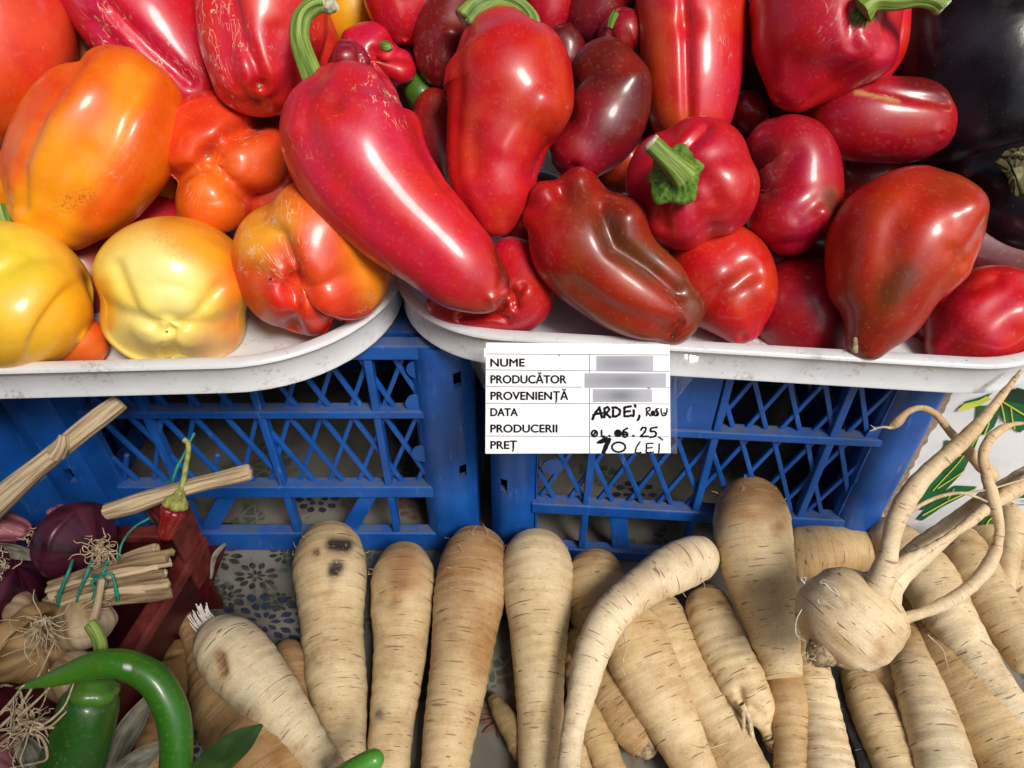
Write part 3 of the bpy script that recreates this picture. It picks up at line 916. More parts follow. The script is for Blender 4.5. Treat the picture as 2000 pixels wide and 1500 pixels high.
# ------------------------------------------------------------------ printed box at the right
bx_p0 = c2.pt(c2.uR + .006, 0, -.012); bux, bn = c2.ux, c2.n
e = tag(empty("printed_box", bx_p0 + bux * .12 - bn * .1), "white printed box with green leaf pattern at the right, behind the branching root", "box")
bm = bmesh.new()
add_box(bm, bx_p0 + bux * .15 + Z3 * .113 - bn * .10, bux * .15, Z3 * .111, bn * .10, .0015)
bm_obj("box_body", finish(bm), M['boxwhite'], e)
bm = bmesh.new()
rg = random.Random(5); prev = None
for k in range(41):
    z = .003 + k * .0054
    w = .004 + rg.uniform(-.0012, .0012)
    a = bm.verts.new(bx_p0 + bux * -.001 + Z3 * z + bn * .0006); b = bm.verts.new(bx_p0 + bux * w + Z3 * z + bn * .0006)
    if prev: bm.faces.new((prev[0], prev[1], b, a))
    prev = (a, b)
bm_obj("edge_strip", finish(bm), M['boxstrip'], e)  # brown strip of uneven width down the box's left edge
def box_print(name, polys, mat, o):
    bm = bmesh.new()
    for pl in polys:
        try: bm.faces.new([bm.verts.new(at_plane(x, y, bx_p0, bn) + bn * o) for x, y in pl])
        except ValueError: pass
    bmesh.ops.recalc_face_normals(bm, faces=bm.faces)
    return bm_obj(name, bm, mat, e)
def vein(pts, w):
    a = np.asarray(pts, float)
    T = np.gradient(a, axis=0); T /= np.linalg.norm(T, axis=1)[:, None]
    n = np.column_stack([-T[:, 1], T[:, 0]]) * w / 2
    return [[tuple(p) for p in a + n] + [tuple(p) for p in (a - n)[::-1]]]
leaves = [
    [(1945, 790), (1958, 775), (2010, 770), (2010, 830), (1990, 843), (1985, 840), (1962, 822), (1945, 803)],
    [(1908, 790), (1930, 790), (1946, 802), (1948, 815), (1940, 832), (1921, 849), (1912, 840), (1905, 820)],
    [(1913, 846), (1900, 880), (1880, 920), (1840, 962), (1800, 995), (1786, 990), (1800, 960), (1830, 925), (1870, 888), (1893, 856)],
    [(1790, 1012), (1830, 968), (1866, 946), (1908, 948), (1890, 962), (1840, 988), (1800, 1015)],
    [(1902, 1036), (1920, 1010), (1945, 1000), (1952, 1060), (1936, 1068)],
    [(1978, 1026), (2012, 1020), (2012, 1065), (1980, 1076)],
    [(1884, 782), (1920, 772), (1938, 764), (1925, 776), (1890, 787)],
    [(1966, 971), (1980, 952), (1995, 942), (2012, 936), (2012, 970)],
    [(1838, 905), (1846, 857), (1862, 860), (1840, 905)],
]
for lf in leaves: box_print("printed_leaf", [lf], M['leafprint'], .0012)
box_print("printed_leaf", [[(1950, 774), (1985, 754), (2012, 762), (2012, 790), (1962, 779)]], M['leafshaded'], .0016)  # leaf under the tray edge, the tray's shadow put into its colour
vv = []
for ln, w in (([(1945, 774), (1975, 792), (2012, 815)], 5), ([(1953, 782), (1958, 805), (1961, 821)], 4), ([(1972, 790), (1975, 815), (1980, 834)], 4), ([(1930, 806), (1929, 825), (1920, 846)], 4),
              ([(1908, 850), (1870, 900), (1820, 955)], 3), ([(1876, 885), (1848, 895)], 3), ([(1880, 917), (1830, 950)], 3), ([(1905, 950), (1850, 975), (1800, 1003)], 4), ([(1862, 950), (1850, 972)], 2),
              ([(1912, 1043), (1930, 1012), (1941, 1003)], 4), ([(1930, 1058), (1948, 1020)], 4), ([(1932, 1060), (1952, 1040)], 3), ([(1982, 1050), (2012, 1042)], 4), ([(1982, 1062), (2012, 1058)], 4), ([(1982, 1036), (1996, 1028)], 3)):
    box_print("printed_vein", vein(ln, w * .62), M['veinprint'], .0022)
box_print("printed_vein", [[(1868, 798), (1882, 785), (1910, 778), (1925, 770), (1934, 776), (1912, 788), (1890, 796), (1872, 800)]], M['veinprint'], .0019)
box_print("printed_line", vein([(1970, 984), (2012, 983)], 1.6), M['leafprint'], .0014)
fc = bpy.data.curves.new("text", 'FONT'); fc.body = "HELL"; fc.size = 0.0042; fc.align_x = 'LEFT'
tmp = bpy.data.objects.new("text", fc); COL.objects.link(tmp)
dg = bpy.context.evaluated_depsgraph_get()
me = bpy.data.meshes.new_from_object(tmp.evaluated_get(dg)); bpy.data.objects.remove(tmp)
p = at_plane(2014, 974.5, bx_p0, bn) + bn * .0016
Mx = Matrix(((*(-bux),), (*(-Z3),), (*bn,))).transposed().to_4x4(); Mx.translation = p
me.transform(Mx)
mesh_obj("printed_text", me, M['leafprint'], e)
# blue crate wall low behind the box corner
# ------------------------------------------------------------------ red crate, lower left
e = tag(empty("plastic_crate", (-.40, .2, 0)), "dark red plastic crate holding onions, garlic and green chillies at lower left", "crate")
def rb(name, c, a, b, d, bev=.001):
    bm = bmesh.new(); add_box(bm, c, a, b, d, bev); return bm_obj(name, finish(bm), M['redrim' if name == 'rim' else 'redshaded'], e)
pA, pB = at_z(392, 1052, .10), at_z(180, 1390, .10)
d = pB - pA; L = np.linalg.norm(d); d /= L; s = np.cross(d, Z3)
if s[0] < 0: s = -s
rb("rim", (pA + pB) / 2 + d * .06, d * (L / 2 + .06), s * .0066, Z3 * .005, .0018)
rb("side_wall", (pA + pB) / 2 + d * .06 - Z3 * .0552 - s * .016, d * (L / 2 + .06), s * .002, Z3 * .049 + s * .0125)
pf = pA + np.array([0, .004, 0])
rb("back_wall", pf + np.array([-.20, 0, -.052]), np.array([.19, 0, 0]), np.array([0, .002, 0]), Z3 * .050)
rb("rim", pf + np.array([-.21, 0, 0]), np.array([.18, 0, 0]), np.array([0, .0055, 0]), Z3 * .0038, .0015)
rb("floor_panel", (pA + pB) / 2 + np.array([-.20, -.05, -.094]), np.array([.19, 0, 0]), np.array([0, .20, 0]), Z3 * .002)
# square corner post standing above the rim, open at the top
top = [at_z(x, y, .140) for x, y in ((284, 990), (318, 978), (372, 986), (333, 1047))]
cen = sum(top) / 4
bm = bmesh.new()
o_t = [bm.verts.new(p) for p in top]; i_t = [bm.verts.new(cen + (p - cen) * .80) for p in top]
o_b = [bm.verts.new(np.array([*(cen + (p - cen) * .92)[:2], .070])) for p in top]; i_b = [bm.verts.new(np.array([*(cen + (p - cen) * .72)[:2], .095])) for p in top]
for k in range(4):
    j = (k + 1) % 4
    bm.faces.new((o_b[k], o_b[j], o_t[j], o_t[k])); bm.faces.new((o_t[k], o_t[j], i_t[j], i_t[k])); bm.faces.new((i_t[k], i_t[j], i_b[j], i_b[k]))
bm.faces.new(i_b); bm.faces.new(o_b[::-1])
bmesh.ops.bevel(bm, geom=list(bm.edges), offset=.0007, segments=2, affect='EDGES')
bm_obj("corner_post", finish(bm), M['redrim'], e)

# ------------------------------------------------------------------ stall awning overhead (the roof that shades the stall)
aw = empty("awning", (0, 1.0, 2.3))
# ================================================================== PEPPERS
CR, CR2 = srgb(178, 14, 40), srgb(200, 22, 58)      # crimson, pinkish crimson
RD, RO = srgb(196, 22, 22), srgb(208, 52, 18)       # red, red orange
CO = srgb(222, 60, 34)                               # coral
OR, OY = srgb(226, 100, 10), srgb(236, 150, 14)      # orange, amber
YL, PY = srgb(249, 213, 80), srgb(245, 228, 146)      # yellow, pale yellow
DK, BR = srgb(74, 12, 14), srgb(112, 38, 14)         # dark red, olive brown
BK = srgb(40, 10, 8)
GRP = {'L': "peppers heaped on the left tray", 'R': "peppers heaped on the right tray"}
_pn = [10]
def grow(kn, a, b):
    kn = [tuple(float(v) for v in k) for k in kn]
    def end(p, q, f):
        d = np.array(p[:3]) - np.array(q[:3]); d /= np.linalg.norm(d)
        return tuple(np.array(p[:3]) + d * p[3] * f) + (p[3] * .92,)
    if a: kn = [end(kn[0], kn[1], a)] + kn
    if b: kn = kn + [end(kn[-1], kn[-2], b)]
    return kn
def pepper(label, side, D, knots, col, name="bell_pepper", stem=None, calyx=None, extra=None, nu=104, nv=104, mat='pepper', **kw):
    _pn[0] += 3
    C, R = kd(D, grow(knots, *kw.pop('ext', (.5, .5))))
    kw.setdefault('seed', _pn[0])
    kw.setdefault('lump', 0.0007)
    kw.setdefault('lfreq', 38.0)
    if stem or extra or calyx:
        mid = C.mean(0)
        e = empty(name, mid)
        swept("flesh", M[mat], C, R, parent=e, col=col, nu=nu, nv=nv, **kw)
        if stem:
            d2, k2 = stem[0], stem[1]
            C2, R2 = kd(d2, k2)
            swept("stem", M['stem'], C2, R2, parent=e, nu=30, nv=60, cap=(0.1, 0.25), pw=3.0, ridges=(5, .085, 1.0), lump=.0006, lfreq=130, seed=kw['seed'])
            a, b2 = np.array(k2[-2], float), np.array(k2[-1], float)
            dv = (b2 - a)[:3]; dv /= np.linalg.norm(dv)
            if k2[-1][3] > 12:
                kk = [tuple(b2[:3] - dv * 5) + (b2[3] * .96,), tuple(b2[:3] + dv * 2.2) + (b2[3] * .93,)]
                C3, R3 = kd(d2, kk)
                swept("stem_cut_end", M['stemdry'], C3, R3, parent=e, nu=24, nv=10, cap=(.05, .1), pw=3, ridges=(5, .05, 1.0), lump=.0004, lfreq=400, seed=3)
        if calyx: calyx(e)
        if extra: extra(e)
    else:
        e = swept(name, M[mat], C, R, col=col, nu=nu, nv=nv, **kw)
    tag(e, label, "pepper" if mat != 'egg' else "eggplant", GRP.get(side))
    return e
def nib(D, px, py, r, mat='cutend'):
    """small dried blossom scar"""
    def f(e):
        C, R = kd(D, [(px, py, -r * 1.2, r), (px - r * .2, py + r * .2, r * .9, r * .75)])
        swept("blossom_scar", M[mat], C, R, parent=e, nu=12, nv=12, cap=(.4, .6))
    return f
def calyx_star(D, cx, cy, rpx, pts, tilt, toward=0):
    """leafy calyx: star outline draped over the shoulder"""
    def f(e):
        nr, na = 14, 72
        V = []
        ctr = at_depth(cx, cy, D - toward * D / FPX)
        mpp = D / FPX
        ang = [p[0] for p in pts]; rad = [p[1] for p in pts]
        order = np.argsort(ang); ang = np.array(ang)[order]; rad = np.array(rad)[order]
        th = np.linspace(0, 360, na, endpoint=False)
        rr = np.interp(th, np.concatenate([ang - 360, ang, ang + 360]), np.tile(rad, 3))
        rg = np.random.RandomState(9)
        for i in range(nr):
            t = i / (nr - 1)
            for k in range(na):
                r = max(t, .02) * rr[k] * mpp
                a = R_(th[k])
                h = -tilt * r * (t ** 1.5) + .0016 * (1 - t) + .0010 * math.sin(9 * t + k * .9) * math.sin(k * .55) * t + .0008 * math.sin(k * 1.7 + 3 * t)
                V.append(ctr + RT * r * math.cos(a) + UP * r * math.sin(a) - FW * h)
        V2 = [v + FW * .0016 for v in V]
        q = []
        n0 = nr * na
        for i in range(nr - 1):
            for k in range(na):
                k2 = (k + 1) % na
                q.append((i * na + k, (i + 1) * na + k, (i + 1) * na + k2, i * na + k2))
                q.append((n0 + i * na + k, n0 + i * na + k2, n0 + (i + 1) * na + k2, n0 + (i + 1) * na + k))
        for k in range(na):
            k2 = (k + 1) % na; b = (nr - 1) * na
            q.append((b + k, n0 + b + k, n0 + b + k2, b + k2))
        me = np_mesh("calyx", np.array(V + V2), q)
        mesh_obj("calyx", me, M['calyx'], e)
    return f
def both(*fs):
    def f(e):
        for g in fs: g(e)
    return f

# ------------------------------------------------------------------ left tray
pepper("large coral red pepper cut by the left edge, above the big orange one", 'L', .495,
       [(-10, -60, 0, 105), (5, 40, 0, 128), (-5, 140, 0, 120), (-25, 225, 0, 85)], [(0, CR), (.5, CO), (1, RO)], cap=(.9, 1.0),
       lobes=dict(ang=[60, 150], d=.06, w=.35), paints=[([(20, 190), (-20, 230)], 60, OR, .5)])
pepper("tan orange pepper glimpsed between the coral and the magenta pepper, top left", 'L', .545,
       [(150, -60, 0, 70), (165, 40, 0, 80), (170, 130, 0, 60)], [(0, srgb(190, 110, 40)), (1, srgb(200, 130, 45))], nu=64, nv=64,
       paints=[([(168, 85)], 6, BK, .9)])
pepper("magenta red pepper with dry scratches, top left behind the big orange pepper", 'L', .515,
       [(150, -120, 0, 100), (235, -40, 0, 125), (310, 70, 0, 118), (395, 190, 0, 70)], [(0, CR2), (.6, CR2), (1, CR)], cap=(.8, 1.1),
       dents=[([(215, 15), (290, 90), (370, 160)], 14, 10), ([(180, 40), (240, 100)], 12, 6)],
       masks=[([(185, 20), (205, 90), (330, 110)], 26, 0, .9), ([(300, 90), (370, 140)], 22, 0, .8), ([(215, -5), (235, 30)], 20, 0, .7)])
pepper("coral red bell pepper with pale corky scratches, blossom end facing down", 'L', .487,
       [(508, -110, -30, 122), (510, -20, 0, 132), (505, 80, 15, 122), (500, 165, 35, 88)], [(0, CO), (.5, srgb(212, 36, 34)), (1, RD)], cap=(.7, .75), pw=2.4,
       dimple=(0, .18), lobes=dict(ang=[70, 165, 20], d=[.16, .10, .10], w=.33, a=(.5, .9, 1.2), e1=.35), flat=.95,
       dents=[([(450, -10), (470, 70), (495, 120), (510, 165)], 15, 9), ([(540, 60), (550, 110)], 20, 5), ([(508, 168)], 13, 10)],
       masks=[([(395, 20), (388, 90), (412, 140)], 30, 0, 1.0), ([(430, 0), (450, 60), (470, 90)], 14, 0, .8), ([(490, 70), (520, 90)], 26, 0, .45), ([(605, 30), (600, 75)], 22, 0, .5)],
       extra=nib(.452, 507, 168, 5, 'cutend'))
pepper("dark red pepper wedged under the coral bell pepper", 'L', .525,
       [(575, 20, 0, 60), (590, 110, 0, 72), (580, 175, 0, 58)], [(0, RD), (1, RD)], nu=64, nv=64)
pepper("big amber orange pepper with a brown rub mark, left of centre", 'L', .487,
       [(268, 168, 0, 98), (224, 235, 8, 132), (168, 318, 12, 134), (122, 392, 5, 112), (102, 426, 0, 86)],
       [(0, OR), (.35, OR), (.6, OY), (1, srgb(240, 140, 12))], cap=(.8, .9), pw=2.6, ext=(.55, .55),
       lobes=dict(ang=[118, 55], d=[.10, .07], w=.28, a=(.9, 1, 1)),
       dents=[([(150, 118), (78, 215), (36, 320), (40, 400)], 17, 9), ([(290, 140), (240, 230), (205, 330), (185, 420)], 20, 5), ([(140, 330), (165, 300)], 24, 3), ([(325, 160)], 36, 7)],
       paints=[([(260, 150), (225, 260)], 34, OY, .7), ([(300, 250), (250, 350), (190, 420)], 40, srgb(226, 76, 14), .7), ([(90, 170), (30, 260), (8, 350)], 30, srgb(226, 78, 12), .8), ([(60, 410), (100, 445)], 50, srgb(240, 160, 14), .7)],
       masks=[([(130, 398), (170, 380)], 15, 1, .6), ([(235, 260), (250, 320), (200, 330)], 22, 0, .35)])
pepper("red orange three lobed bell pepper, blossom end facing out beside the crimson long pepper", 'L', .500,
       [(445, 300, -150, 110), (440, 312, -70, 128), (432, 322, 10, 124), (418, 318, 62, 98)],
       [(0, RD), (.5, RO), (1, srgb(222, 72, 20))], ext=(0, .22), cap=(.5, .95), pw=2.3, dimple=(0, .40), dimw=.40,
       lobes=dict(ang=[330, 128, 222], d=[.26, .22, .30], w=[.36, .34, .34], a=(.8, 1, 1.25), e1=.42),
       dents=[([(300, 330), (345, 345), (395, 318)], 14, 10), ([(408, 300), (440, 265), (520, 235)], 15, 10), ([(412, 318), (450, 370), (500, 400)], 15, 10), ([(410, 430)], 70, -26), ([(560, 250)], 45, -14), ([(403, 304)], 14, 9)],
       paints=[([(400, 380), (420, 450)], 60, srgb(232, 112, 16), .85), ([(470, 205), (500, 240)], 40, srgb(200, 24, 24), .8), ([(530, 250), (470, 300)], 40, srgb(226, 84, 24), .6)],
       masks=[([(410, 290), (425, 275)], 16, 0, .8), ([(390, 350), (385, 380)], 16, 0, .8), ([(470, 275), (490, 262)], 18, 0, .6), ([(355, 420), (360, 440)], 12, 0, .7), ([(470, 330)], 40, 0, .2)],
       extra=nib(.460, 403, 304, 4, 'cutend'))
pepper("round yellow bell pepper with an orange flank, blossom end facing out in the left tray", 'L', .470,
       [(352, 545, -130, 128), (346, 572, -50, 154), (340, 590, 30, 146), (330, 622, 82, 100)],
       [(0, OR), (.35, OY), (.55, YL), (1, YL)], ext=(0, .22), cap=(.5, .95), pw=2.35, dimple=(0, .16), dimw=.3, flat=.95,
       lobes=dict(ang=[355, 190, 268], d=[.15, .15, .16], w=[.34, .34, .22], a=(.9, 1, 1.1), e1=.38),
       dents=[([(225, 520), (262, 610), (318, 648), (385, 615), (425, 560)], 14, 7), ([(326, 648)], 16, 9), ([(322, 690), (322, 725)], 16, 12)],
       paints=[([(350, 450), (430, 500)], 55, OY, .9), ([(470, 560), (480, 640), (420, 690)], 52, srgb(236, 112, 14), .85), ([(285, 520), (340, 560)], 55, PY, .7), ([(260, 650), (330, 700), (400, 690)], 48, PY, .6), ([(200, 560), (205, 630)], 20, OY, .8)],
       masks=[([(318, 460), (345, 490)], 18, 1, .25)], extra=nib(.424, 326, 648, 3, 'cutend'))
pepper("wrinkled orange red bell pepper with pale cracks, at the right end of the left tray", 'L', .470,
       [(640, 470, -100, 118), (622, 500, -40, 148), (604, 530, 30, 146), (590, 560, 85, 104)],
       [(0, OY), (.45, OR), (.7, RO), (1, RO)], ext=(0, .22), cap=(.55, .95), pw=2.3, dimple=(0, .26), dimw=.36,
       lobes=dict(ang=[58, 250, 170], d=[.15, .26, .10], w=[.3, .26, .3], a=(.9, 1, 1.2), e1=.42),
       dents=[([(545, 455), (572, 520), (575, 600), (560, 650)], 16, 13), ([(500, 530), (560, 560)], 22, 8), ([(660, 620)], 60, -14), ([(520, 600)], 50, -8), ([(575, 645), (590, 690)], 15, 14), ([(700, 480)], 50, 7)],
       paints=[([(520, 400), (490, 470), (545, 420)], 46, srgb(232, 162, 40), .85), ([(720, 470), (745, 560)], 48, srgb(236, 140, 24), .8), ([(600, 600), (660, 660)], 60, srgb(222, 58, 20), .85), ([(600, 380), (680, 420)], 50, OR, .6)],
       masks=[([(540, 420), (550, 480), (480, 500)], 36, 0, 1.0), ([(490, 470), (545, 500)], 44, 0, 1.0), ([(560, 440), (575, 520)], 20, 0, 1.0), ([(745, 590), (690, 640)], 26, 0, .6), ([(610, 450)], 30, 0, .5)],
       extra=nib(.426, 529, 545, 3.2, 'black'))
pepper("bright yellow lobed pepper cut by the left edge, in front", 'L', .465,
       [(-50, 560, -60, 130), (25, 588, 0, 150), (85, 618, 25, 124), (118, 634, 20, 100)],
       [(0, PY), (.45, YL), (1, srgb(243, 176, 30))], cap=(.8, 1.0), pw=2.3,
       lobes=dict(ang=[115], d=[.05], w=.4),
       dents=[([(-10, 535), (60, 495), (120, 498)], 18, 6), ([(172, 540)], 30, 6)],
       paints=[([(0, 500), (60, 530)], 50, srgb(220, 200, 50), .8), ([(110, 600), (160, 650)], 60, srgb(242, 162, 14), .7)])
pepper("pale yellow pepper lobe resting on the bright yellow one at the left edge", 'L', .478,
       [(-30, 490, 0, 55), (20, 495, 0, 60), (52, 505, 0, 46)], [(0, PY), (1, srgb(226, 190, 60))], cap=(1, 1.0), nu=72, nv=72,
       stem=(.483, [(-5, 405, 0, 20), (0, 425, 0, 20), (8, 450, 0, 22)]))
pepper("orange pepper showing below the bright yellow one on the tray floor", 'L', .475,
       [(110, 650, 0, 60), (165, 672, -5, 52), (190, 690, -8, 34)], [(0, OR), (1, srgb(220, 96, 30))], nu=64, nv=64)
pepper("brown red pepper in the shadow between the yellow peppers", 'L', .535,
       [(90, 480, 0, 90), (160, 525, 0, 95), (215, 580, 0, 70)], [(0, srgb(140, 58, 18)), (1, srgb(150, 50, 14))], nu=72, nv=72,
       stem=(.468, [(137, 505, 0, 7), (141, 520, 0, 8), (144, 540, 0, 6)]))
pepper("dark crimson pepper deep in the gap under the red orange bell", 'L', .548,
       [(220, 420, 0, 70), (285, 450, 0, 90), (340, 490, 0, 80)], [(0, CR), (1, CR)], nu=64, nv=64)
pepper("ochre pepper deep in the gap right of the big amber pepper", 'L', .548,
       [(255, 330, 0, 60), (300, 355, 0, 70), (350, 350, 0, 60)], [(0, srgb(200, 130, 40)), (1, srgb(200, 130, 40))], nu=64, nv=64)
pepper("yellow pepper behind the curled dry stem, top of the heap", 'L', .545,
       [(660, -60, 0, 70), (685, 10, 0, 75), (690, 70, 0, 60)], [(0, srgb(226, 170, 20)), (1, srgb(226, 160, 20))], nu=64, nv=64)

# ------------------------------------------------------------------ right tray
def dry_tip(e):
    C, R = kd(.447, [(648, 6, 20, 15), (640, 12, 24, 14), (634, 22, 26, 10)])
    swept("dry_stem_tip", M['stemdry'], C, R, parent=e, nu=18, nv=16, cap=(.2, .2), ridges=(4, .15, .4))
    C, R = kd(.447, [(630, 2, 14, 13), (648, 6, 14, 9), (662, 20, 14, 3)])
    swept("dry_stem_tip", M['stemdry'], C, R, parent=e, nu=18, nv=16, cap=(.2, .6), flat=.35)
pepper("large crimson pointed pepper with a long curved green stem, hero of the heap", 'R', .447,
       [(690, 175, 0, 92), (684, 240, 4, 134), (708, 320, 8, 136), (775, 405, 10, 112), (850, 475, 8, 92), (915, 535, 4, 78), (965, 572, 0, 50)],
       [(0, srgb(192, 26, 46)), (.45, srgb(202, 32, 50)), (.8, srgb(200, 26, 32)), (1, srgb(172, 26, 18))], name="pointed_pepper", cap=(.75, .9), pw=2.3, flat=.95,
       lobes=dict(ang=[62, 150], d=[.07, .06], w=.22, a=(1.5, .7, 0)), dimple=(.22, 0),
       dents=[([(590, 205), (570, 255)], 20, -5), ([(800, 190), (830, 280), (870, 360)], 15, 8), ([(650, 190)], 28, 12), ([(690, 205)], 30, 5), ([(985, 500), (975, 590)], 9, 4), ([(960, 585), (990, 570)], 10, -7)],
       paints=[([(975, 490), (995, 545)], 16, srgb(96, 26, 12), .8), ([(620, 180), (660, 200)], 20, srgb(150, 24, 24), .4)],
       masks=[([(720, 170), (755, 190), (775, 225)], 22, 0, 1.0), ([(700, 160), (740, 170)], 14, 0, .8), ([(570, 265), (600, 290)], 20, 0, .3)],
       stem=(.447, [(640, 205, 26, 30), (622, 175, 32, 25), (600, 125, 32, 20), (585, 75, 28, 18), (592, 32, 26, 17), (615, 12, 26, 16), (634, 8, 26, 14)]), extra=dry_tip)
pepper("tiny dark red wrinkled pepper bud behind the hero pepper's shoulder", 'R', .462,
       [(655, 135, -10, 24), (680, 125, 0, 43), (700, 115, 6, 38)], [(0, srgb(170, 60, 40)), (.3, srgb(130, 14, 34)), (1, srgb(140, 16, 38))], name="pepper_bud", nu=72, nv=72, cap=(1, 1),
       lobes=dict(ang=[60, 130], d=[.12, .12], w=.3, e1=.2), dents=[([(700, 95), (705, 130)], 8, 5), ([(665, 150), (690, 150)], 8, 4)])
pepper("star shaped crimson pepper behind the small dark bud", 'R', .500,
       [(735, 130, -90, 60), (732, 125, -30, 78), (730, 120, 20, 66)], [(0, CR2), (1, srgb(190, 16, 46))], ext=(0, .22), cap=(.6, .9), nu=88, nv=88,
       lobes=dict(ang=[140, 225, 20, 300], d=[.22, .2, .2, .2], w=.3, e1=.25),
       dents=[([(735, 100), (790, 110)], 12, 9), ([(790, 150)], 30, -18), ([(670, 80)], 28, -8), ([(760, 85)], 22, 8)],
       stem=(.480, [(748, 88, 0, 8), (757, 92, 6, 9), (765, 90, 8, 5)]))
pepper("bright crimson pepper at the top edge, right of the yellow one", 'R', .505,
       [(790, -80, 0, 70), (785, -10, 5, 78), (788, 50, 10, 60)], [(0, CR), (1, srgb(196, 20, 34))], nu=80, nv=80,
       dents=[([(800, 0), (820, 60)], 20, 6)], paints=[([(840, 40), (835, 90)], 22, DK, .6)])
pepper("dark brown red pepper left of the tall red pepper with arched stem", 'R', .505,
       [(905, -60, 0, 55), (880, 20, 4, 62), (868, 90, 6, 64), (860, 150, 0, 44)], [(0, DK), (.4, srgb(110, 18, 20)), (1, srgb(116, 14, 22))], nu=80, nv=80,
       dents=[([(880, 65), (900, 75)], 14, -6)], masks=[([(850, 110)], 25, 0, .3)])
pepper("green unripe pepper peeping out behind the hero pepper", 'R', .515,
       [(800, 150, 0, 25), (822, 185, 0, 32), (835, 215, 0, 25)], [(0, srgb(70, 110, 20)), (1, srgb(40, 80, 14))], nu=48, nv=48)
pepper("tall red pepper with an arched green stem and a bent waist, centre of the heap", 'R', .463,
       [(970, 70, 0, 80), (985, 120, 4, 118), (992, 190, 8, 126), (972, 265, 10, 102), (962, 330, 8, 90), (965, 390, 4, 76), (966, 440, 0, 46)],
       [(0, srgb(196, 36, 24)), (.4, srgb(194, 34, 18)), (.75, srgb(198, 28, 24)), (1, srgb(194, 26, 30))], name="pointed_pepper", cap=(.8, 1.0), pw=2.25, flat=.95,
       lobes=dict(ang=[40], d=[.08], w=.25, a=(.8, 1, .5)),
       dents=[([(1020, 52), (1042, 40)], 26, 5), ([(920, 260), (925, 330)], 20, 7), ([(1080, 215)], 46, -14), ([(1075, 300), (1050, 340)], 26, 10), ([(1055, 190), (1010, 250), (985, 290)], 20, -4)],
       paints=[([(985, 100), (930, 250)], 50, srgb(178, 44, 22), .55)],
       masks=[([(960, 480)], 14, 1, .6)],
       stem=(.463, [(1040, 66, 18, 18), (1034, 34, 20, 17), (1010, 10, 22, 17), (972, -2, 24, 18), (932, 12, 26, 19), (905, 40, 28, 21)]))
pepper("crimson pepper behind the arched stem at the top edge", 'R', .520,
       [(1070, -70, 0, 55), (1072, 0, 0, 55), (1068, 50, 0, 38)], [(0, CR), (1, CR)], nu=64, nv=64)
pepper("small dark glossy pepper in the gap right of the arched stem", 'R', .522,
       [(1085, 70, 0, 40), (1105, 95, 0, 42), (1100, 135, 0, 35)], [(0, DK), (1, srgb(120, 14, 18))], nu=56, nv=56)
pepper("dark red pepper at the top edge behind the small stemmed pepper", 'R', .520,
       [(1175, -80, 0, 66), (1170, 0, 0, 70), (1145, 60, 0, 45)], [(0, srgb(140, 10, 24)), (1, srgb(110, 10, 20))], nu=64, nv=64)
pepper("small crimson pepper with a thin green stem beside the coral long pepper", 'R', .505,
       [(1190, 95, 0, 40), (1215, 70, 0, 52), (1240, 60, 0, 50)], [(0, srgb(150, 12, 30)), (1, srgb(140, 12, 28))], nu=64, nv=64,
       dents=[([(1190, 55), (1195, 100)], 10, 6)], stem=(.486, [(1190, 55, 0, 7), (1195, 38, 6, 9), (1204, 22, 10, 9)]))
pepper("dark olive and crimson pepper with a sharp sky reflection, blossom end down", 'R', .478,
       [(1178, 135, -10, 66), (1196, 185, 4, 74), (1172, 250, 10, 78), (1128, 300, 12, 62)],
       [(0, srgb(104, 22, 18)), (.4, srgb(92, 22, 18)), (.62, srgb(130, 14, 28)), (1, srgb(150, 12, 36))], cap=(.9, .9), pw=2.5, ext=(.7, .75), flat=1.0,
       dents=[([(1098, 225)], 30, 14), ([(1245, 150)], 26, -8), ([(1122, 328)], 10, 6)], paints=[([(1240, 200), (1200, 250)], 34, srgb(84, 20, 16), .7), ([(1225, 130)], 26, srgb(150, 30, 20), .5), ([(1090, 260)], 30, srgb(110, 10, 24), .5)],
       extra=nib(.448, 1124, 330, 4))
pepper("long coral red pepper with orange left flank and a deep crease, upper right of centre", 'R', .495,
       [(1350, -110, 0, 108), (1350, -20, 4, 110), (1352, 80, 8, 104), (1352, 170, 8, 93), (1348, 255, 0, 74)],
       [(0, srgb(208, 44, 30)), (.5, srgb(204, 34, 30)), (1, srgb(196, 26, 26))], name="pointed_pepper", cap=(.8, .9), flat=.9,
       dents=[([(1335, -20), (1340, 60), (1345, 240)], 11, 9), ([(1345, 40)], 20, 8)],
       paints=[([(1268, 40), (1275, 140), (1290, 240)], 32, srgb(206, 66, 18), .9), ([(1300, 230), (1330, 245)], 26, srgb(190, 80, 20), .7), ([(1420, 60), (1415, 230)], 36, srgb(200, 20, 34), .7)],
       masks=[([(1410, 20), (1420, 100)], 12, 0, .35)])
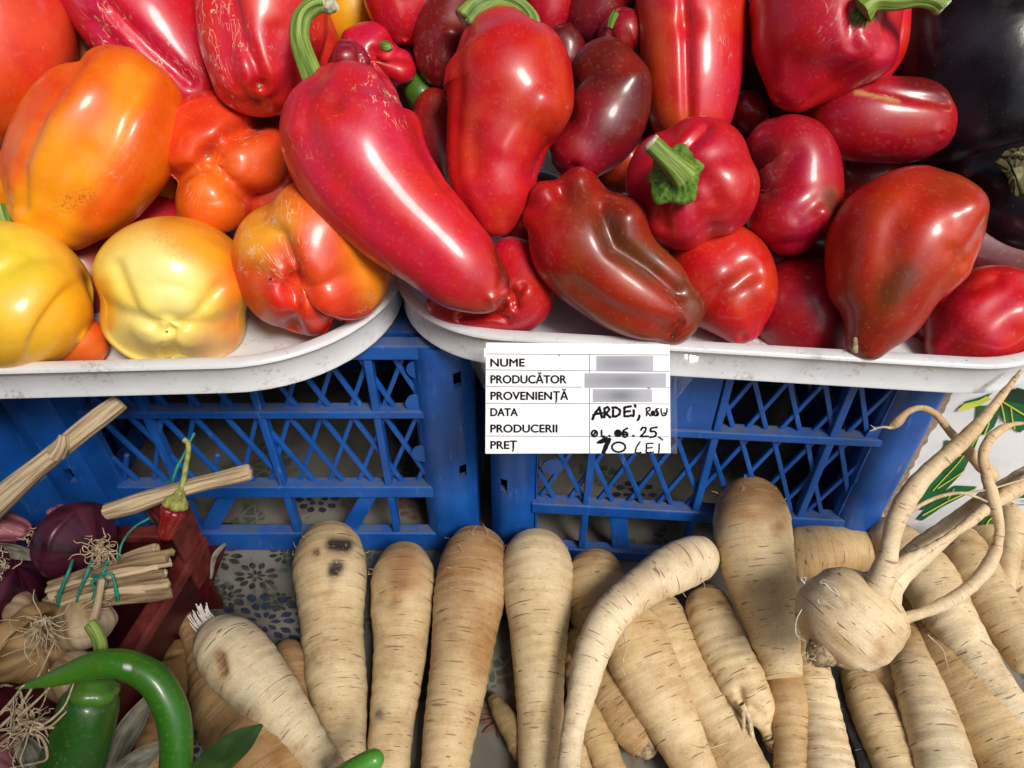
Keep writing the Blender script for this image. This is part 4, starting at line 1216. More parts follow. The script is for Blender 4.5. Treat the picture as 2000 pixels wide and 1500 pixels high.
pepper("big blocky red pepper with a thick green stem against the eggplants, top right", 'R', .470,
       [(1640, -90, -20, 110), (1615, -20, 0, 140), (1600, 60, 10, 140), (1570, 130, 8, 108), (1545, 185, 0, 58)],
       [(0, srgb(200, 22, 40)), (.5, srgb(192, 16, 32)), (1, srgb(176, 12, 32))], cap=(.8, 1.05), pw=2.3,
       lobes=dict(ang=[135], d=[.14], w=.3), dents=[([(1665, 20), (1662, 90)], 13, 8), ([(1560, 130), (1620, 140)], 40, 10), ([(1700, 110)], 50, -26), ([(1690, 60), (1700, 100)], 14, 6)],
       masks=[([(1610, 10), (1600, 70)], 12, 0, .5), ([(1625, 55)], 26, 0, .5)],
       calyx=calyx_star(.424, 1690, 20, 48, [(0, 30), (40, 44), (90, 40), (140, 48), (180, 34), (225, 48), (262, 50), (300, 40), (330, 46)], .8),
       stem=(.422, [(1680, 22, 0, 30), (1705, 4, 8, 22), (1745, 2, 12, 18), (1795, -4, 12, 15), (1828, 4, 12, 16), (1842, 16, 12, 17)]))
pepper("right shoulder lobe of red pepper pressed under the thick stem", 'R', .482,
       [(1690, 150, 0, 40), (1718, 90, 0, 52), (1740, 20, 0, 48), (1790, -10, 0, 40)], [(0, srgb(196, 22, 40)), (1, srgb(196, 20, 36))], nu=72, nv=72)
pepper("slender crimson pepper with a corky scar lying towards the eggplant", 'R', .483,
       [(1600, 225, -30, 50), (1660, 232, 0, 76), (1730, 236, 8, 80), (1800, 240, 6, 74), (1845, 245, 0, 48)],
       [(0, srgb(150, 8, 26)), (.6, srgb(166, 12, 32)), (1, srgb(160, 14, 36))], name="pointed_pepper", cap=(.8, .85), pw=2.4,
       dents=[([(1700, 170), (1790, 190), (1850, 200)], 12, 5), ([(1838, 262)], 13, -6), ([(1838, 263)], 7, 7)],
       paints=[([(1780, 158), (1850, 175)], 22, srgb(84, 16, 14), .8), ([(1672, 180), (1700, 184), (1755, 196)], 5, srgb(190, 130, 80), 1.0)],
       masks=[([(1690, 182), (1750, 196)], 7, 0, 1.0)])
pepper("crimson kidney shaped pepper with a dull olive patch, right of the stemmed bell", 'R', .483,
       [(1490, 275, -10, 55), (1540, 310, 4, 84), (1555, 380, 8, 86), (1545, 440, 10, 86), (1545, 475, 4, 52)],
       [(0, srgb(150, 14, 30)), (.5, srgb(172, 12, 38)), (1, srgb(170, 10, 40))], cap=(1, 1), pw=2.2,
       dents=[([(1502, 372), (1525, 345), (1545, 300)], 26, 7), ([(1560, 425), (1600, 398), (1640, 402)], 18, 5), ([(1610, 410)], 18, -6), ([(1525, 330), (1495, 305)], 26, 3)],
       paints=[([(1500, 310), (1490, 370)], 34, srgb(90, 20, 14), .75), ([(1620, 380), (1632, 410)], 16, srgb(110, 64, 44), .85)])
pepper("round red bell pepper with a bright green calyx and stem, facing out", 'R', .452,
       [(1330, 335, 78, 92), (1342, 350, 30, 122), (1352, 362, -30, 128), (1362, 378, -120, 96)],
       [(0, srgb(186, 16, 38)), (.4, srgb(190, 22, 34)), (1, srgb(196, 30, 20))], ext=(.1, 0), cap=(.85, .6), pw=2.3, dimple=(.34, 0), dimw=.45,
       lobes=dict(ang=[110, 205, 290, 20], d=[.10, .10, .12, .08], w=.3, a=(1.3, 1, .8), e0=.34),
       dents=[([(1380, 250), (1345, 285)], 12, 8), ([(1370, 340), (1430, 420)], 22, 4), ([(1290, 400), (1295, 440)], 16, 7), ([(1390, 400), (1400, 480)], 26, 6)],
       calyx=calyx_star(.410, 1322, 334, 60, [(0, 50), (18, 66), (40, 50), (76, 68), (105, 48), (140, 52), (165, 44), (185, 54), (205, 50), (238, 68), (262, 54), (300, 64), (312, 66), (335, 50)], .45),
       stem=(.410, [(1334, 344, 2, 32), (1322, 330, 14, 26), (1300, 308, 26, 21), (1280, 288, 34, 20), (1270, 278, 36, 19)]), nu=120, nv=120)
pepper("orange red pepper slice showing between the dark pepper and the stemmed bell", 'R', .530,
       [(1180, 330, 0, 50), (1225, 315, 0, 60), (1250, 290, 0, 40)], [(0, srgb(170, 44, 14)), (1, srgb(180, 44, 14))], nu=56, nv=56)
pepper("brown red twisted pepper lying nose down on the tray rim above the price card", 'R', .458,
       [(1108, 412, -10, 88), (1142, 468, 4, 114), (1210, 543, 8, 98), (1280, 588, 8, 84), (1318, 612, 2, 66)],
       [(0, srgb(164, 26, 16)), (.35, srgb(140, 40, 16)), (.7, srgb(148, 44, 14)), (1, srgb(138, 40, 16))], cap=(.7, .85), pw=2.7, ext=(.6, .75),
       lobes=dict(ang=[95], d=[.06], w=.3),
       dents=[([(1175, 400), (1205, 480), (1270, 520), (1330, 570)], 19, 16), ([(1180, 370)], 26, 8), ([(1120, 560), (1200, 610), (1290, 640)], 20, 7), ([(1052, 372)], 26, -16), ([(1022, 430)], 26, -12), ([(1130, 350)], 26, -12), ([(1238, 420)], 26, -10), ([(1095, 372)], 18, 8), ([(1312, 655), (1330, 632)], 8, 7), ([(1105, 380)], 20, 6)],
       paints=[([(1185, 440), (1215, 490), (1270, 520)], 34, srgb(84, 42, 14), .85), ([(1340, 560), (1370, 620)], 30, srgb(100, 46, 18), .8), ([(1130, 380), (1150, 430)], 26, srgb(120, 44, 18), .6), ([(1050, 420), (1060, 500)], 36, srgb(184, 26, 18), .8), ([(1200, 560), (1270, 610)], 36, srgb(168, 48, 14), .6)],
       masks=[([(1315, 655), (1330, 630)], 5, 1, .8), ([(1330, 600), (1310, 560)], 8, 0, .5)], extra=nib(.424, 1312, 657, 4, 'black'))
pepper("orange red pepper tucked behind the brown twisted one, tip on the tray rim", 'R', .483,
       [(1360, 490, -10, 84), (1405, 545, 0, 102), (1436, 605, 4, 80), (1452, 648, 0, 44)],
       [(0, srgb(196, 40, 14)), (.6, srgb(196, 30, 18)), (1, srgb(200, 36, 26))], cap=(1, 1), lobes=dict(ang=[100], d=[.10], w=.3, a=(.6, 1, 1)), dents=[([(1370, 610), (1410, 575), (1470, 535)], 20, 9), ([(1452, 662)], 10, 5), ([(1480, 560)], 30, -6)],
       paints=[([(1410, 550), (1440, 560)], 30, srgb(140, 34, 14), .6)], masks=[([(1380, 600), (1400, 590)], 10, 0, .5)])
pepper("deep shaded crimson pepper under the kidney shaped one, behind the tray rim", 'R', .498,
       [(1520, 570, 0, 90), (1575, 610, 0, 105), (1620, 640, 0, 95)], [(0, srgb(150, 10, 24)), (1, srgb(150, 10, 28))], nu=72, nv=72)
pepper("large orange red pepper with a dried tip hanging over the tray rim, right", 'R', .447,
       [(1830, 375, -20, 70), (1800, 420, 0, 118), (1755, 485, 8, 136), (1728, 555, 10, 112), (1715, 620, 8, 78), (1692, 672, 2, 42)],
       [(0, srgb(160, 40, 12)), (.4, srgb(186, 50, 18)), (.7, srgb(160, 44, 16)), (1, srgb(132, 38, 16))], ext=(.4, .75), cap=(.95, .95), pw=2.25,
       lobes=dict(ang=[60, 130], d=[.07, .06], w=.25, a=(1, 1, .4)),
       dents=[([(1745, 440), (1735, 500)], 26, 3), ([(1895, 405)], 42, -15), ([(1862, 490), (1885, 510)], 18, 6), ([(1855, 370), (1870, 430)], 24, 5), ([(1620, 640), (1650, 690)], 30, 6)],
       paints=[([(1740, 570), (1765, 545)], 30, srgb(92, 50, 18), .8), ([(1660, 430), (1610, 500)], 40, srgb(150, 38, 12), .6), ([(1680, 680), (1700, 690)], 30, srgb(140, 36, 18), .7), ([(1840, 360)], 40, srgb(150, 54, 16), .6)],
       extra=lambda e: swept("dried_tip", M['cutend'], *kd(.425, [(1668, 690, 14, 8), (1669, 672, 20, 6), (1670, 658, 22, 4)]), parent=e, nu=12, nv=16, cap=(.3, .3)))
pepper("bright red pepper at the right edge under the large orange red one", 'R', .473,
       [(1985, 575, -4, 66), (1935, 608, 0, 94), (1880, 655, 0, 84), (1838, 690, 0, 44)] , [(0, srgb(190, 18, 18)), (.5, srgb(196, 16, 26)), (1, srgb(180, 14, 34))], cap=(1, 1),
       lobes=dict(ang=[70, 140], d=[.09, .08], w=.28), dents=[([(1840, 575), (1900, 560), (1950, 545)], 16, 8), ([(1985, 650)], 30, 6), ([(1900, 640)], 40, -5)], paints=[([(1850, 540), (1880, 535)], 26, srgb(110, 16, 12), .7), ([(1880, 700)], 40, srgb(120, 20, 20), .4)])
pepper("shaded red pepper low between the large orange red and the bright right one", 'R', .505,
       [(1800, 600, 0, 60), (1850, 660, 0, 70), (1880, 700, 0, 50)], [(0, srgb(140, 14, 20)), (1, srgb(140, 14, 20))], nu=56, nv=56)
pepper("orange pepper just showing at the left edge beside the big amber one", 'L', .520,
       [(-70, 300, 0, 80), (-40, 370, 0, 85), (-20, 420, 0, 60)], [(0, OR), (1, OY)], nu=56, nv=56)
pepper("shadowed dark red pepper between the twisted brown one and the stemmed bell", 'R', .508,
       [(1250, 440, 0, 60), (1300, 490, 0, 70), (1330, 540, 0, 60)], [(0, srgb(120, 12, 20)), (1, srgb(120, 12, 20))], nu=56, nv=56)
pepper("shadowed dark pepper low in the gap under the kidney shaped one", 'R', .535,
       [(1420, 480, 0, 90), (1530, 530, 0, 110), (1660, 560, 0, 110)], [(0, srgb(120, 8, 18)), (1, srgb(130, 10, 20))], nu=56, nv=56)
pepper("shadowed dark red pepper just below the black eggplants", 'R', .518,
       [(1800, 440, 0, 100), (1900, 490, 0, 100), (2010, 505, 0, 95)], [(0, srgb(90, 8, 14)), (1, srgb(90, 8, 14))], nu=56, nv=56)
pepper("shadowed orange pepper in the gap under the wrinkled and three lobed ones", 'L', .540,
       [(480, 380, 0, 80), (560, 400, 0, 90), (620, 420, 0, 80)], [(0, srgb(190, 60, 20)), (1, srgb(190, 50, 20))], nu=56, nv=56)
pepper("crimson pepper with a crumpled curled end under the hero pepper", 'R', .478,
       [(985, 490, 0, 50), (1010, 535, 4, 62), (1010, 585, 8, 68), (960, 612, 6, 44), (890, 605, 0, 38), (845, 590, 0, 24)],
       [(0, srgb(190, 10, 48)), (.3, srgb(176, 18, 30)), (1, srgb(170, 22, 24))], cap=(1, 1), nu=110, nv=140,
       dents=[([(1000, 570), (975, 600), (900, 620)], 10, 12), ([(1010, 580), (1020, 560)], 7, 6), ([(985, 580)], 16, -10), ([(940, 605), (990, 625)], 8, 7), ([(1030, 570)], 18, -5), ([(1008, 600), (1000, 570)], 7, 8)])
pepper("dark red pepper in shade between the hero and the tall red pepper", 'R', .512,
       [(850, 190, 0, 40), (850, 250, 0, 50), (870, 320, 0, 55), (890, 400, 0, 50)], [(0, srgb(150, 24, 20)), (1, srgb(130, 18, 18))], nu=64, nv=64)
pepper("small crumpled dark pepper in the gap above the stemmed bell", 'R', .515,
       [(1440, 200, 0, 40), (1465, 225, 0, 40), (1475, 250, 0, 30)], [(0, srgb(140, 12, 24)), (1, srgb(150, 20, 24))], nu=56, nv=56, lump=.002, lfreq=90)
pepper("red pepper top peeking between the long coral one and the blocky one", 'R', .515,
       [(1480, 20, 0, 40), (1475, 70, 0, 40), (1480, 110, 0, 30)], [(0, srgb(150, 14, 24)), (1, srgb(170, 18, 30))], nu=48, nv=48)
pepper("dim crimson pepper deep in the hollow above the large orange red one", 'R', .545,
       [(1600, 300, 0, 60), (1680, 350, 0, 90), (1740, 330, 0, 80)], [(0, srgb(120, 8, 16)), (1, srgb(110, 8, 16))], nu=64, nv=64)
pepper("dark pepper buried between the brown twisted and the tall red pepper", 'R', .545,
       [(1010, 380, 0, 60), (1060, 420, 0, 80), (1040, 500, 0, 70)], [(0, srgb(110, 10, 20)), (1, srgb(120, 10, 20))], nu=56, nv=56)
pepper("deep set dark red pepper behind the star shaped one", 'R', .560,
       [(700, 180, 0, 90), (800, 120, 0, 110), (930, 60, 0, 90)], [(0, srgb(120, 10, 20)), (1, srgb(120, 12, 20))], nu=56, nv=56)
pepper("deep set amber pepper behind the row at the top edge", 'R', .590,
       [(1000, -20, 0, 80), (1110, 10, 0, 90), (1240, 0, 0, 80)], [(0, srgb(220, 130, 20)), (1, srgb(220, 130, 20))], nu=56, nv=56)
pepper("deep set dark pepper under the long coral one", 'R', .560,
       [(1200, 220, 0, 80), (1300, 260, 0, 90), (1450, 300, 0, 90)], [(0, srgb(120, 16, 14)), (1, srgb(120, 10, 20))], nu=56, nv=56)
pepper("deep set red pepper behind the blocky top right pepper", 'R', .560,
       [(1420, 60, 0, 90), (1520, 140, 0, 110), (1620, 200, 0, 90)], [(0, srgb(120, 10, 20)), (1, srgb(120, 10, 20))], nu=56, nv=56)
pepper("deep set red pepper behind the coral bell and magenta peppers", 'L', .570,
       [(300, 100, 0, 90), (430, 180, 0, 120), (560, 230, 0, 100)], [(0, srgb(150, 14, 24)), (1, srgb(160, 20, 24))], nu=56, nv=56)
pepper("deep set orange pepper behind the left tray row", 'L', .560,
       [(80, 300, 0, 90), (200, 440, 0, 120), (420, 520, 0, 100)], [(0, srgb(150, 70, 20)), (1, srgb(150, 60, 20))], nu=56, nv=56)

# ------------------------------------------------------------------ eggplants
def egg_calyx(e):
    nr, na = 16, 40
    D = .442
    for k, pl in enumerate(([(1990, 305), (1960, 308), (1943, 318), (1955, 332), (1966, 345), (1976, 378), (1990, 385), (2030, 360), (2030, 300)], [(2010, 285), (1985, 288), (1965, 293), (1955, 305), (1985, 310), (2030, 315)])):
        bm = bmesh.new()
        c = np.mean(pl, 0)
        pts = catmull(np.array(pl + [pl[0]]), 60)[:-1]
        rgk = random.Random(k)
        outer = [(c[0] + (p[0] - c[0]) * (1 + rgk.uniform(-.07, .07)), c[1] + (p[1] - c[1]) * (1 + rgk.uniform(-.07, .07))) for p in pts]
        rings = []
        for t in (1, .85, .6, .3):
            rings.append([bm.verts.new(at_depth(c[0] + (x - c[0]) * t, c[1] + (y - c[1]) * t, D - .004 * (1 - t) + .0009 * math.sin(x * .4 + y * .5) - k * .001)) for x, y in outer])
        n = len(outer)
        for A, B in zip(rings[:-1], rings[1:]):
            for i in range(n): bm.faces.new((A[i], A[(i + 1) % n], B[(i + 1) % n], B[i]))
        bm.faces.new(rings[-1])
        bmesh.ops.solidify(bm, geom=list(bm.faces), thickness=.002)
        bm_obj("calyx", finish(bm), M['eggcalyx'], e, smooth=True)
M['eggcalyx'] = mat_simple("dry_eggplant_calyx", (0.10, 0.085, 0.03), (0.24, 0.22, 0.09), 120.0, 0.75, 0.9, 0.002)
pepper("large glossy black eggplant behind the red peppers, top right corner", None, .500,
       [(1790, -80, 0, 120), (1860, 20, 0, 170), (1910, 130, 0, 190), (1960, 260, 0, 170), (1990, 330, 0, 110)], [(0, BK), (1, BK)], name="eggplant", mat='egg', cap=(.9, .9), nu=96, nv=96,
       lump=.0015, lfreq=22)
pepper("black eggplant with a dry greenish calyx at the right edge", None, .492,
       [(1905, 250, 0, 60), (1935, 320, 0, 110), (1985, 370, 0, 125), (2060, 380, 0, 110), (2120, 380, 0, 60)], [(0, BK), (1, BK)], name="eggplant", mat='egg', cap=(.9, .9), nu=96, nv=96,
       lump=.001, lfreq=22, extra=egg_calyx)
# ================================================================== PARSNIPS
PA, PB, PC = (0.68, 0.53, 0.30), (0.60, 0.44, 0.225), (0.74, 0.62, 0.41)   # cream, tan cream, pale
GR = "parsnips laid side by side in front of the blue crates"
_rn = [200]
def parsnip(label, knots, col=None, depth=None, extra=None, nu=64, nv=170, name="parsnip", cap=(.8, .5), **kw):
    _rn[0] += 3
    a, b = knots[-2], knots[-1]
    if b[1] > 1510 and b[3] < a[3] - 1:      # carry the taper on to the real tip, below the picture
        f = 110.0 / max(60.0, math.hypot(b[0] - a[0], b[1] - a[1]))
        knots = list(knots) + [(b[0] + (b[0] - a[0]) * f * k, b[1] + (b[1] - a[1]) * f * k, b[2], b[3] * q) for k, q in ((1, .72), (2, .40), (2.7, .16))]
    C, R = kd(depth, knots) if depth else kz(knots)
    sd = _rn[0]
    col = col or [(0, PB), (.12, PA), (1, PA)]
    kw.setdefault('masks', ())
    kw.setdefault('rings', .00026)
    rv = random.Random(sd); hv = rv.uniform(.90, 1.06); wv_ = rv.uniform(.94, 1.05)
    col = [(a, (c[0] * hv, c[1] * hv * (.5 + .5 * wv_), c[2] * hv * wv_)) for a, c in col]
    k = dict(nu=nu, nv=nv, cap=cap, pw=2.1, lump=.0013, lfreq=55, seed=sd, col=col)
    k.update(kw)
    if extra:
        e = empty(name, C.mean(0))
        o = swept("root_flesh", M['root'], C, R, parent=e, **k)
        extra(e, C, R)
    else:
        e = swept(name, M['root'], C, R, **k)
    return tag(e, label, "parsnip", GR)
def fuzz(n, seed, ln=.006, where=0, rad=.0003, mat='hair'):
    """short hairs round the crown and along the skin"""
    def f(e, C, R):
        rg = np.random.RandomState(seed); lines = []
        Q = catmull(np.column_stack([C, R]), 60)
        for _ in range(n):
            i = int(np.clip(abs(rg.normal(0, 5)) + 1, 0, 58)) if where == 0 else rg.randint(3, 57)
            p, r = Q[i, :3], Q[i, 3] * (.35 + .65 * min(1, i / 7.0))
            t = Q[min(i + 1, 59), :3] - Q[max(i - 1, 0), :3]; t /= np.linalg.norm(t)
            d = rg.normal(size=3); d -= t * (d @ t); d /= np.linalg.norm(d)
            if d @ (-FW) < -0.2: d = -d
            a = p + d * r * .97
            l = ln * rg.uniform(.4, 1.3)
            b = a + d * l * .5 + rg.normal(size=3) * l * .22
            c = b + d * l * .3 + rg.normal(size=3) * l * .35
            lines.append(([a, b, c], rad, rad * .4))
        hairs("root_hair", M[mat], lines, e, nu=4, nv=7)
    return f
def thread(depth, pts, r0=.0005, r1=.0002, name="rootlet", mat='hair'):
    def f(e, C, R):
        hairs(name, M[mat], [([at_depth(x, y, depth - t * depth / FPX) for x, y, t in pts], r0, r1)], e, nu=6, nv=30)
    return f
def allof(*fs):
    def f(e, C, R):
        for g in fs: g(e, C, R)
    return f

parsnip("big parsnip with two black spots near its crown, left of the row",
        [(640, 1040, .010, 44), (645, 1095, .006, 71), (652, 1230, .004, 62), (664, 1390, .003, 50), (672, 1560, .002, 40)], masks=[([(648, 1062), (676, 1066)], 13, 0, 1.0), ([(655, 1108), (652, 1116)], 12, 0, 1.0), ([(618, 1078)], 6, 0, .8), ([(640, 1050)], 60, 1, .5)],
        dents=[([(648, 1062), (676, 1066)], 12, 3), ([(655, 1112)], 10, 3), ([(585, 1160), (640, 1150)], 9, 4), ([(600, 1280)], 20, 5)], extra=fuzz(26, 1))
parsnip("parsnip with a rusty stained crown and pinched neck, right of the black spotted one",
        [(790, 1072, .008, 38), (788, 1120, .005, 61), (784, 1165, .005, 62), (783, 1250, .004, 53), (766, 1400, .003, 46), (757, 1560, .002, 38)],
        masks=[([(780, 1090), (795, 1120)], 38, 1, 1.0), ([(770, 1160)], 26, 1, .6), ([(740, 1395)], 9, 0, .7)], dents=[([(730, 1165), (760, 1175)], 14, 7), ([(830, 1165)], 16, 6)], paints=[([(790, 1100), (780, 1135)], 20, (.34, .16, .07), .6)], extra=fuzz(22, 2))
parsnip("long tan parsnip with a hairy crown touching the crate, left of the pale pair",
        [(935, 1050, .012, 42), (925, 1100, .008, 66), (907, 1240, .005, 64), (882, 1400, .004, 53), (864, 1560, .002, 44)], col=[(0, (.46, .32, .18)), (.2, (.54, .39, .21)), (1, PA)],
        masks=[([(940, 1060), (900, 1090)], 60, 1, .9), ([(960, 1200), (940, 1300)], 30, 1, .6)], extra=fuzz(40, 3, .008))
parsnip("straight smooth cream parsnip in the middle of the row, below the price card",
        [(1045, 1058, .016, 44), (1047, 1110, .012, 70), (1051, 1240, .008, 60), (1056, 1400, .004, 47), (1056, 1560, .003, 39)], extra=fuzz(14, 4))
parsnip("stubby parsnip with a white root tuft lying across two others, at left",
        [(415, 1240, .036, 38), (450, 1270, .038, 64), (500, 1330, .036, 62), (560, 1400, .034, 49), (610, 1465, .032, 38), (660, 1530, .030, 32)], col=[(0, PC), (1, PA)],
        masks=[([(432, 1285), (436, 1310)], 14, 1, 1.0)], paints=[([(428, 1280), (436, 1312)], 9, (.20, .10, .045), .8)], dents=[([(430, 1282), (437, 1312)], 7, 6)],
        extra=lambda e, C, R: hairs("root_tuft", M['hairwhite'], [([C[0] + np.array([-.004, .004, .004]) + np.random.RandomState(k).uniform(-.006, .006, 3), C[0] + np.array([-.008, .007, .006]) + np.random.RandomState(k).uniform(-.006, .006, 3), C[0] + np.array([-.011, .011, .010]) + np.random.RandomState(k).uniform(-.007, .007, 3)], .0007, .0004) for k in range(40)], e, nu=5, nv=6))
parsnip("tan parsnip with its thin tip pointing up, under the stubby white tufted one",
        [(352, 1195, .020, 14), (372, 1235, .016, 24), (405, 1310, .010, 40), (450, 1390, .006, 66), (505, 1470, .003, 84), (540, 1540, .002, 80)], col=[(0, (.42, .25, .11)), (1, PB)], cap=(.8, .8),
        masks=[([(500, 1480)], 70, 1, .7)])
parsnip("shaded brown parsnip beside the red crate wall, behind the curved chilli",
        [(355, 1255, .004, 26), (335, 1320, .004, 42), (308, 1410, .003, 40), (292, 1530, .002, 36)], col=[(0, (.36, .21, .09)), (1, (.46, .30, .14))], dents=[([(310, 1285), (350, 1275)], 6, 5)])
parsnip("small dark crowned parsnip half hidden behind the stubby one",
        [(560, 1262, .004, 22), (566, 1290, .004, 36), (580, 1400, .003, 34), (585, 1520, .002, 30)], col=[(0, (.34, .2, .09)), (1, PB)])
parsnip("broad tan parsnip crown behind the curled one, right of the straight cream parsnip",
        [(1165, 1085, .012, 40), (1162, 1135, .008, 60), (1172, 1190, .004, 62), (1195, 1250, .002, 52), (1215, 1320, .001, 40)], col=[(0, (.46, .28, .12)), (.4, PB), (1, PB)], masks=[([(1150, 1190)], 40, 1, .6)])
parsnip("thick parsnip running down right, emerging from under the curled one",
        [(1215, 1190, .026, 40), (1232, 1240, .024, 62), (1272, 1330, .020, 62), (1318, 1420, .016, 52), (1378, 1545, .012, 40)], col=[(0, PB), (.3, PA), (1, PA)], extra=allof(thread(.487, [(1218, 1235, 0), (1222, 1265, 2), (1216, 1300, 2), (1225, 1330, 0)], .0005, .0002)))
parsnip("curled pale parsnip bent like a hook, lying on top of the row",
        [(1388, 1082, .062, 32), (1362, 1088, .064, 44), (1310, 1112, .066, 49), (1250, 1150, .066, 42), (1195, 1200, .064, 35), (1158, 1270, .058, 31), (1138, 1350, .052, 27), (1120, 1430, .046, 24), (1108, 1540, .040, 23)],
        col=[(0, PC), (1, (.72, .60, .40))], cap=(.9, .4), rings=.00022, extra=allof(fuzz(12, 6, .004), thread(.485, [(1268, 1172, 0), (1258, 1190, 4), (1250, 1212, 2)], .0005, .0002)))
parsnip("short parsnip with a dark cut end, low between the curled and thick ones",
        [(1120, 1230, .002, 32), (1165, 1310, .002, 45), (1220, 1400, .003, 47), (1262, 1462, .004, 32)], cap=(.8, .1), col=[(0, (.46, .31, .14)), (1, (.44, .29, .13))],
        extra=lambda e, C, R: swept("cut_end", M['cutend'], *kd(depth_of(C[-1]), [(1250, 1446, 0, 29), (1268, 1468, 0, 27), (1276, 1476, 0, 14)]), parent=e, nu=24, nv=16, cap=(.1, .3), lump=.001, lfreq=200))
parsnip("thin tan parsnip right beside the straight cream one, low down",
        [(1108, 1255, .006, 20), (1125, 1310, .006, 28), (1152, 1400, .004, 34), (1205, 1540, .002, 32)], col=[(0, PB), (1, (.54, .35, .15))])
parsnip("smooth parsnip slanting right, second from the curled one",
        [(1262, 1165, .016, 34), (1290, 1215, .014, 52), (1345, 1320, .012, 48), (1402, 1410, .010, 44), (1480, 1540, .008, 38)], col=[(0, PB), (.3, PA), (1, PA)], extra=thread(.495, [(1420, 1450, 8), (1380, 1462, 10), (1350, 1455, 6)], .0005, .0002))
parsnip("brown sliver of parsnip showing low behind the thick one",
        [(1330, 1330, .002, 36), (1370, 1430, .002, 40), (1430, 1540, .002, 36)], col=[(0, (.40, .25, .11)), (1, (.42, .27, .12))], nv=100)
def p15x(e, C, R):
    d = depth_of(C[-1])
    swept("cut_tip", M['cutend'], *kd(d, [(1508, 1440, 0, 18), (1516, 1462, 4, 17), (1519, 1471, 6, 11)]), parent=e, nu=20, nv=14, cap=(.1, .4))
    for pts, a, b in (([(1448, 1375), (1462, 1400), (1470, 1440), (1490, 1482)], .0022, .0013), ([(1452, 1380), (1452, 1420), (1450, 1500)], .0016, .0009)):
        hairs("rootlet", M['hair'], [([at_depth(x, y, d - .004) for x, y in pts], a, b)], e, nu=8, nv=24)
parsnip("ringed parsnip with a stubby cut tip and two rootlets, leaning against the big upright one",
        [(1372, 1158, .030, 34), (1385, 1200, .030, 49), (1418, 1275, .028, 47), (1455, 1345, .026, 46), (1482, 1392, .024, 38), (1495, 1418, .024, 22), (1508, 1446, .024, 18)], rings=.0004, col=[(0, (.48, .32, .13)), (.3, PA), (1, PA)], cap=(.9, .1),
        dents=[([(1445, 1350), (1450, 1380)], 9, 7), ([(1470, 1385), (1490, 1400)], 10, 6)], extra=p15x)
parsnip("big upright parsnip with a stained crown leaning on the right crate",
        [(1462, 962, .066, 46), (1466, 1005, .064, 70), (1480, 1100, .054, 68), (1500, 1195, .044, 57), (1520, 1275, .036, 44), (1532, 1328, .034, 37)], cap=(.75, .12),
        col=[(0, (.44, .29, .14)), (.2, PA), (1, PA)], masks=[([(1420, 985), (1500, 975)], 40, 1, 1.0), ([(1520, 1030)], 16, 1, .9)], paints=[([(1405, 990), (1470, 955), (1520, 975)], 24, (.25, .15, .10), .45)], extra=fuzz(30, 8))
parsnip("broken parsnip piece continuing below the big upright one",
        [(1530, 1315, .028, 30), (1536, 1350, .026, 38), (1545, 1430, .022, 37), (1550, 1540, .018, 36)], cap=(.35, .4), col=[(0, (.48, .31, .14)), (1, PB)])
parsnip("parsnip lying crosswise at the crate foot behind the branching root",
        [(1520, 1082, .024, 44), (1580, 1080, .024, 56), (1660, 1076, .024, 52), (1730, 1085, .024, 46), (1780, 1100, .022, 40)], col=[(0, PB), (1, PB)], masks=[([(1620, 1110)], 60, 1, .5)])
parsnip("parsnip crown with a dry tuft behind the branching root's tall prong",
        [(1725, 1030, .046, 30), (1742, 1055, .046, 44), (1790, 1110, .044, 46), (1850, 1190, .040, 42)], col=[(0, (.52, .36, .19)), (1, PB)],
        extra=lambda e, C, R: hairs("crown_tuft", M['hair'], [([C[0] + np.array([-.004, .004, .004]) + np.random.RandomState(k).uniform(-.004, .004, 3), C[0] + np.array([-.010, .011, .011]) + np.random.RandomState(k).uniform(-.007, .007, 3), C[0] + np.array([-.013, .016, .014]) + np.random.RandomState(k).uniform(-.010, .010, 3)], .0006, .0003) for k in range(36)], e, nu=4, nv=6))
parsnip("long pale parsnip running down right from under the branching root",
        [(1790, 1085, .046, 40), (1810, 1120, .046, 55), (1868, 1225, .044, 47), (1940, 1340, .040, 40), (2030, 1470, .036, 34)], col=[(0, PA), (1, PC)], extra=thread(.462, [(1885, 1345, 14), (1905, 1318, 22), (1912, 1305, 20)], .0004, .0002))
parsnip("wide tan parsnip filling the lower right corner",
        [(1815, 1215, .022, 36), (1838, 1265, .022, 52), (1900, 1370, .020, 60), (1985, 1500, .018, 62), (2020, 1560, .016, 58)], col=[(0, (.46, .29, .13)), (.4, PB), (1, PB)], extra=thread(.470, [(1812, 1240, 10), (1842, 1270, 18), (1850, 1300, 20), (1858, 1320, 14)], .0004, .0002))
parsnip("parsnip widening downwards just right of the round root's underside",
        [(1758, 1215, .026, 28), (1778, 1280, .024, 42), (1812, 1390, .020, 52), (1858, 1540, .016, 56)], col=[(0, PB), (.3, PA), (1, PC)], masks=[([(1765, 1230)], 30, 1, .8)])
parsnip("pale parsnip standing tip up under the round root's stem stub",
        [(1575, 1240, .030, 24), (1585, 1300, .028, 32), (1600, 1390, .022, 38), (1624, 1560, .016, 54)], col=[(0, PA), (1, PC)])
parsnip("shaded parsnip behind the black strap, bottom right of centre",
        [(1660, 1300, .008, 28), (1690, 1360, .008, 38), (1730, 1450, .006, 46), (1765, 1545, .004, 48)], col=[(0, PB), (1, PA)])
parsnip("narrow parsnip sliver between the two wide ones at lower right",
        [(1700, 1290, .004, 36), (1745, 1370, .003, 38), (1790, 1450, .003, 36), (1830, 1540, .002, 34)], col=[(0, PB), (1, (.5, .34, .15))], nv=100)
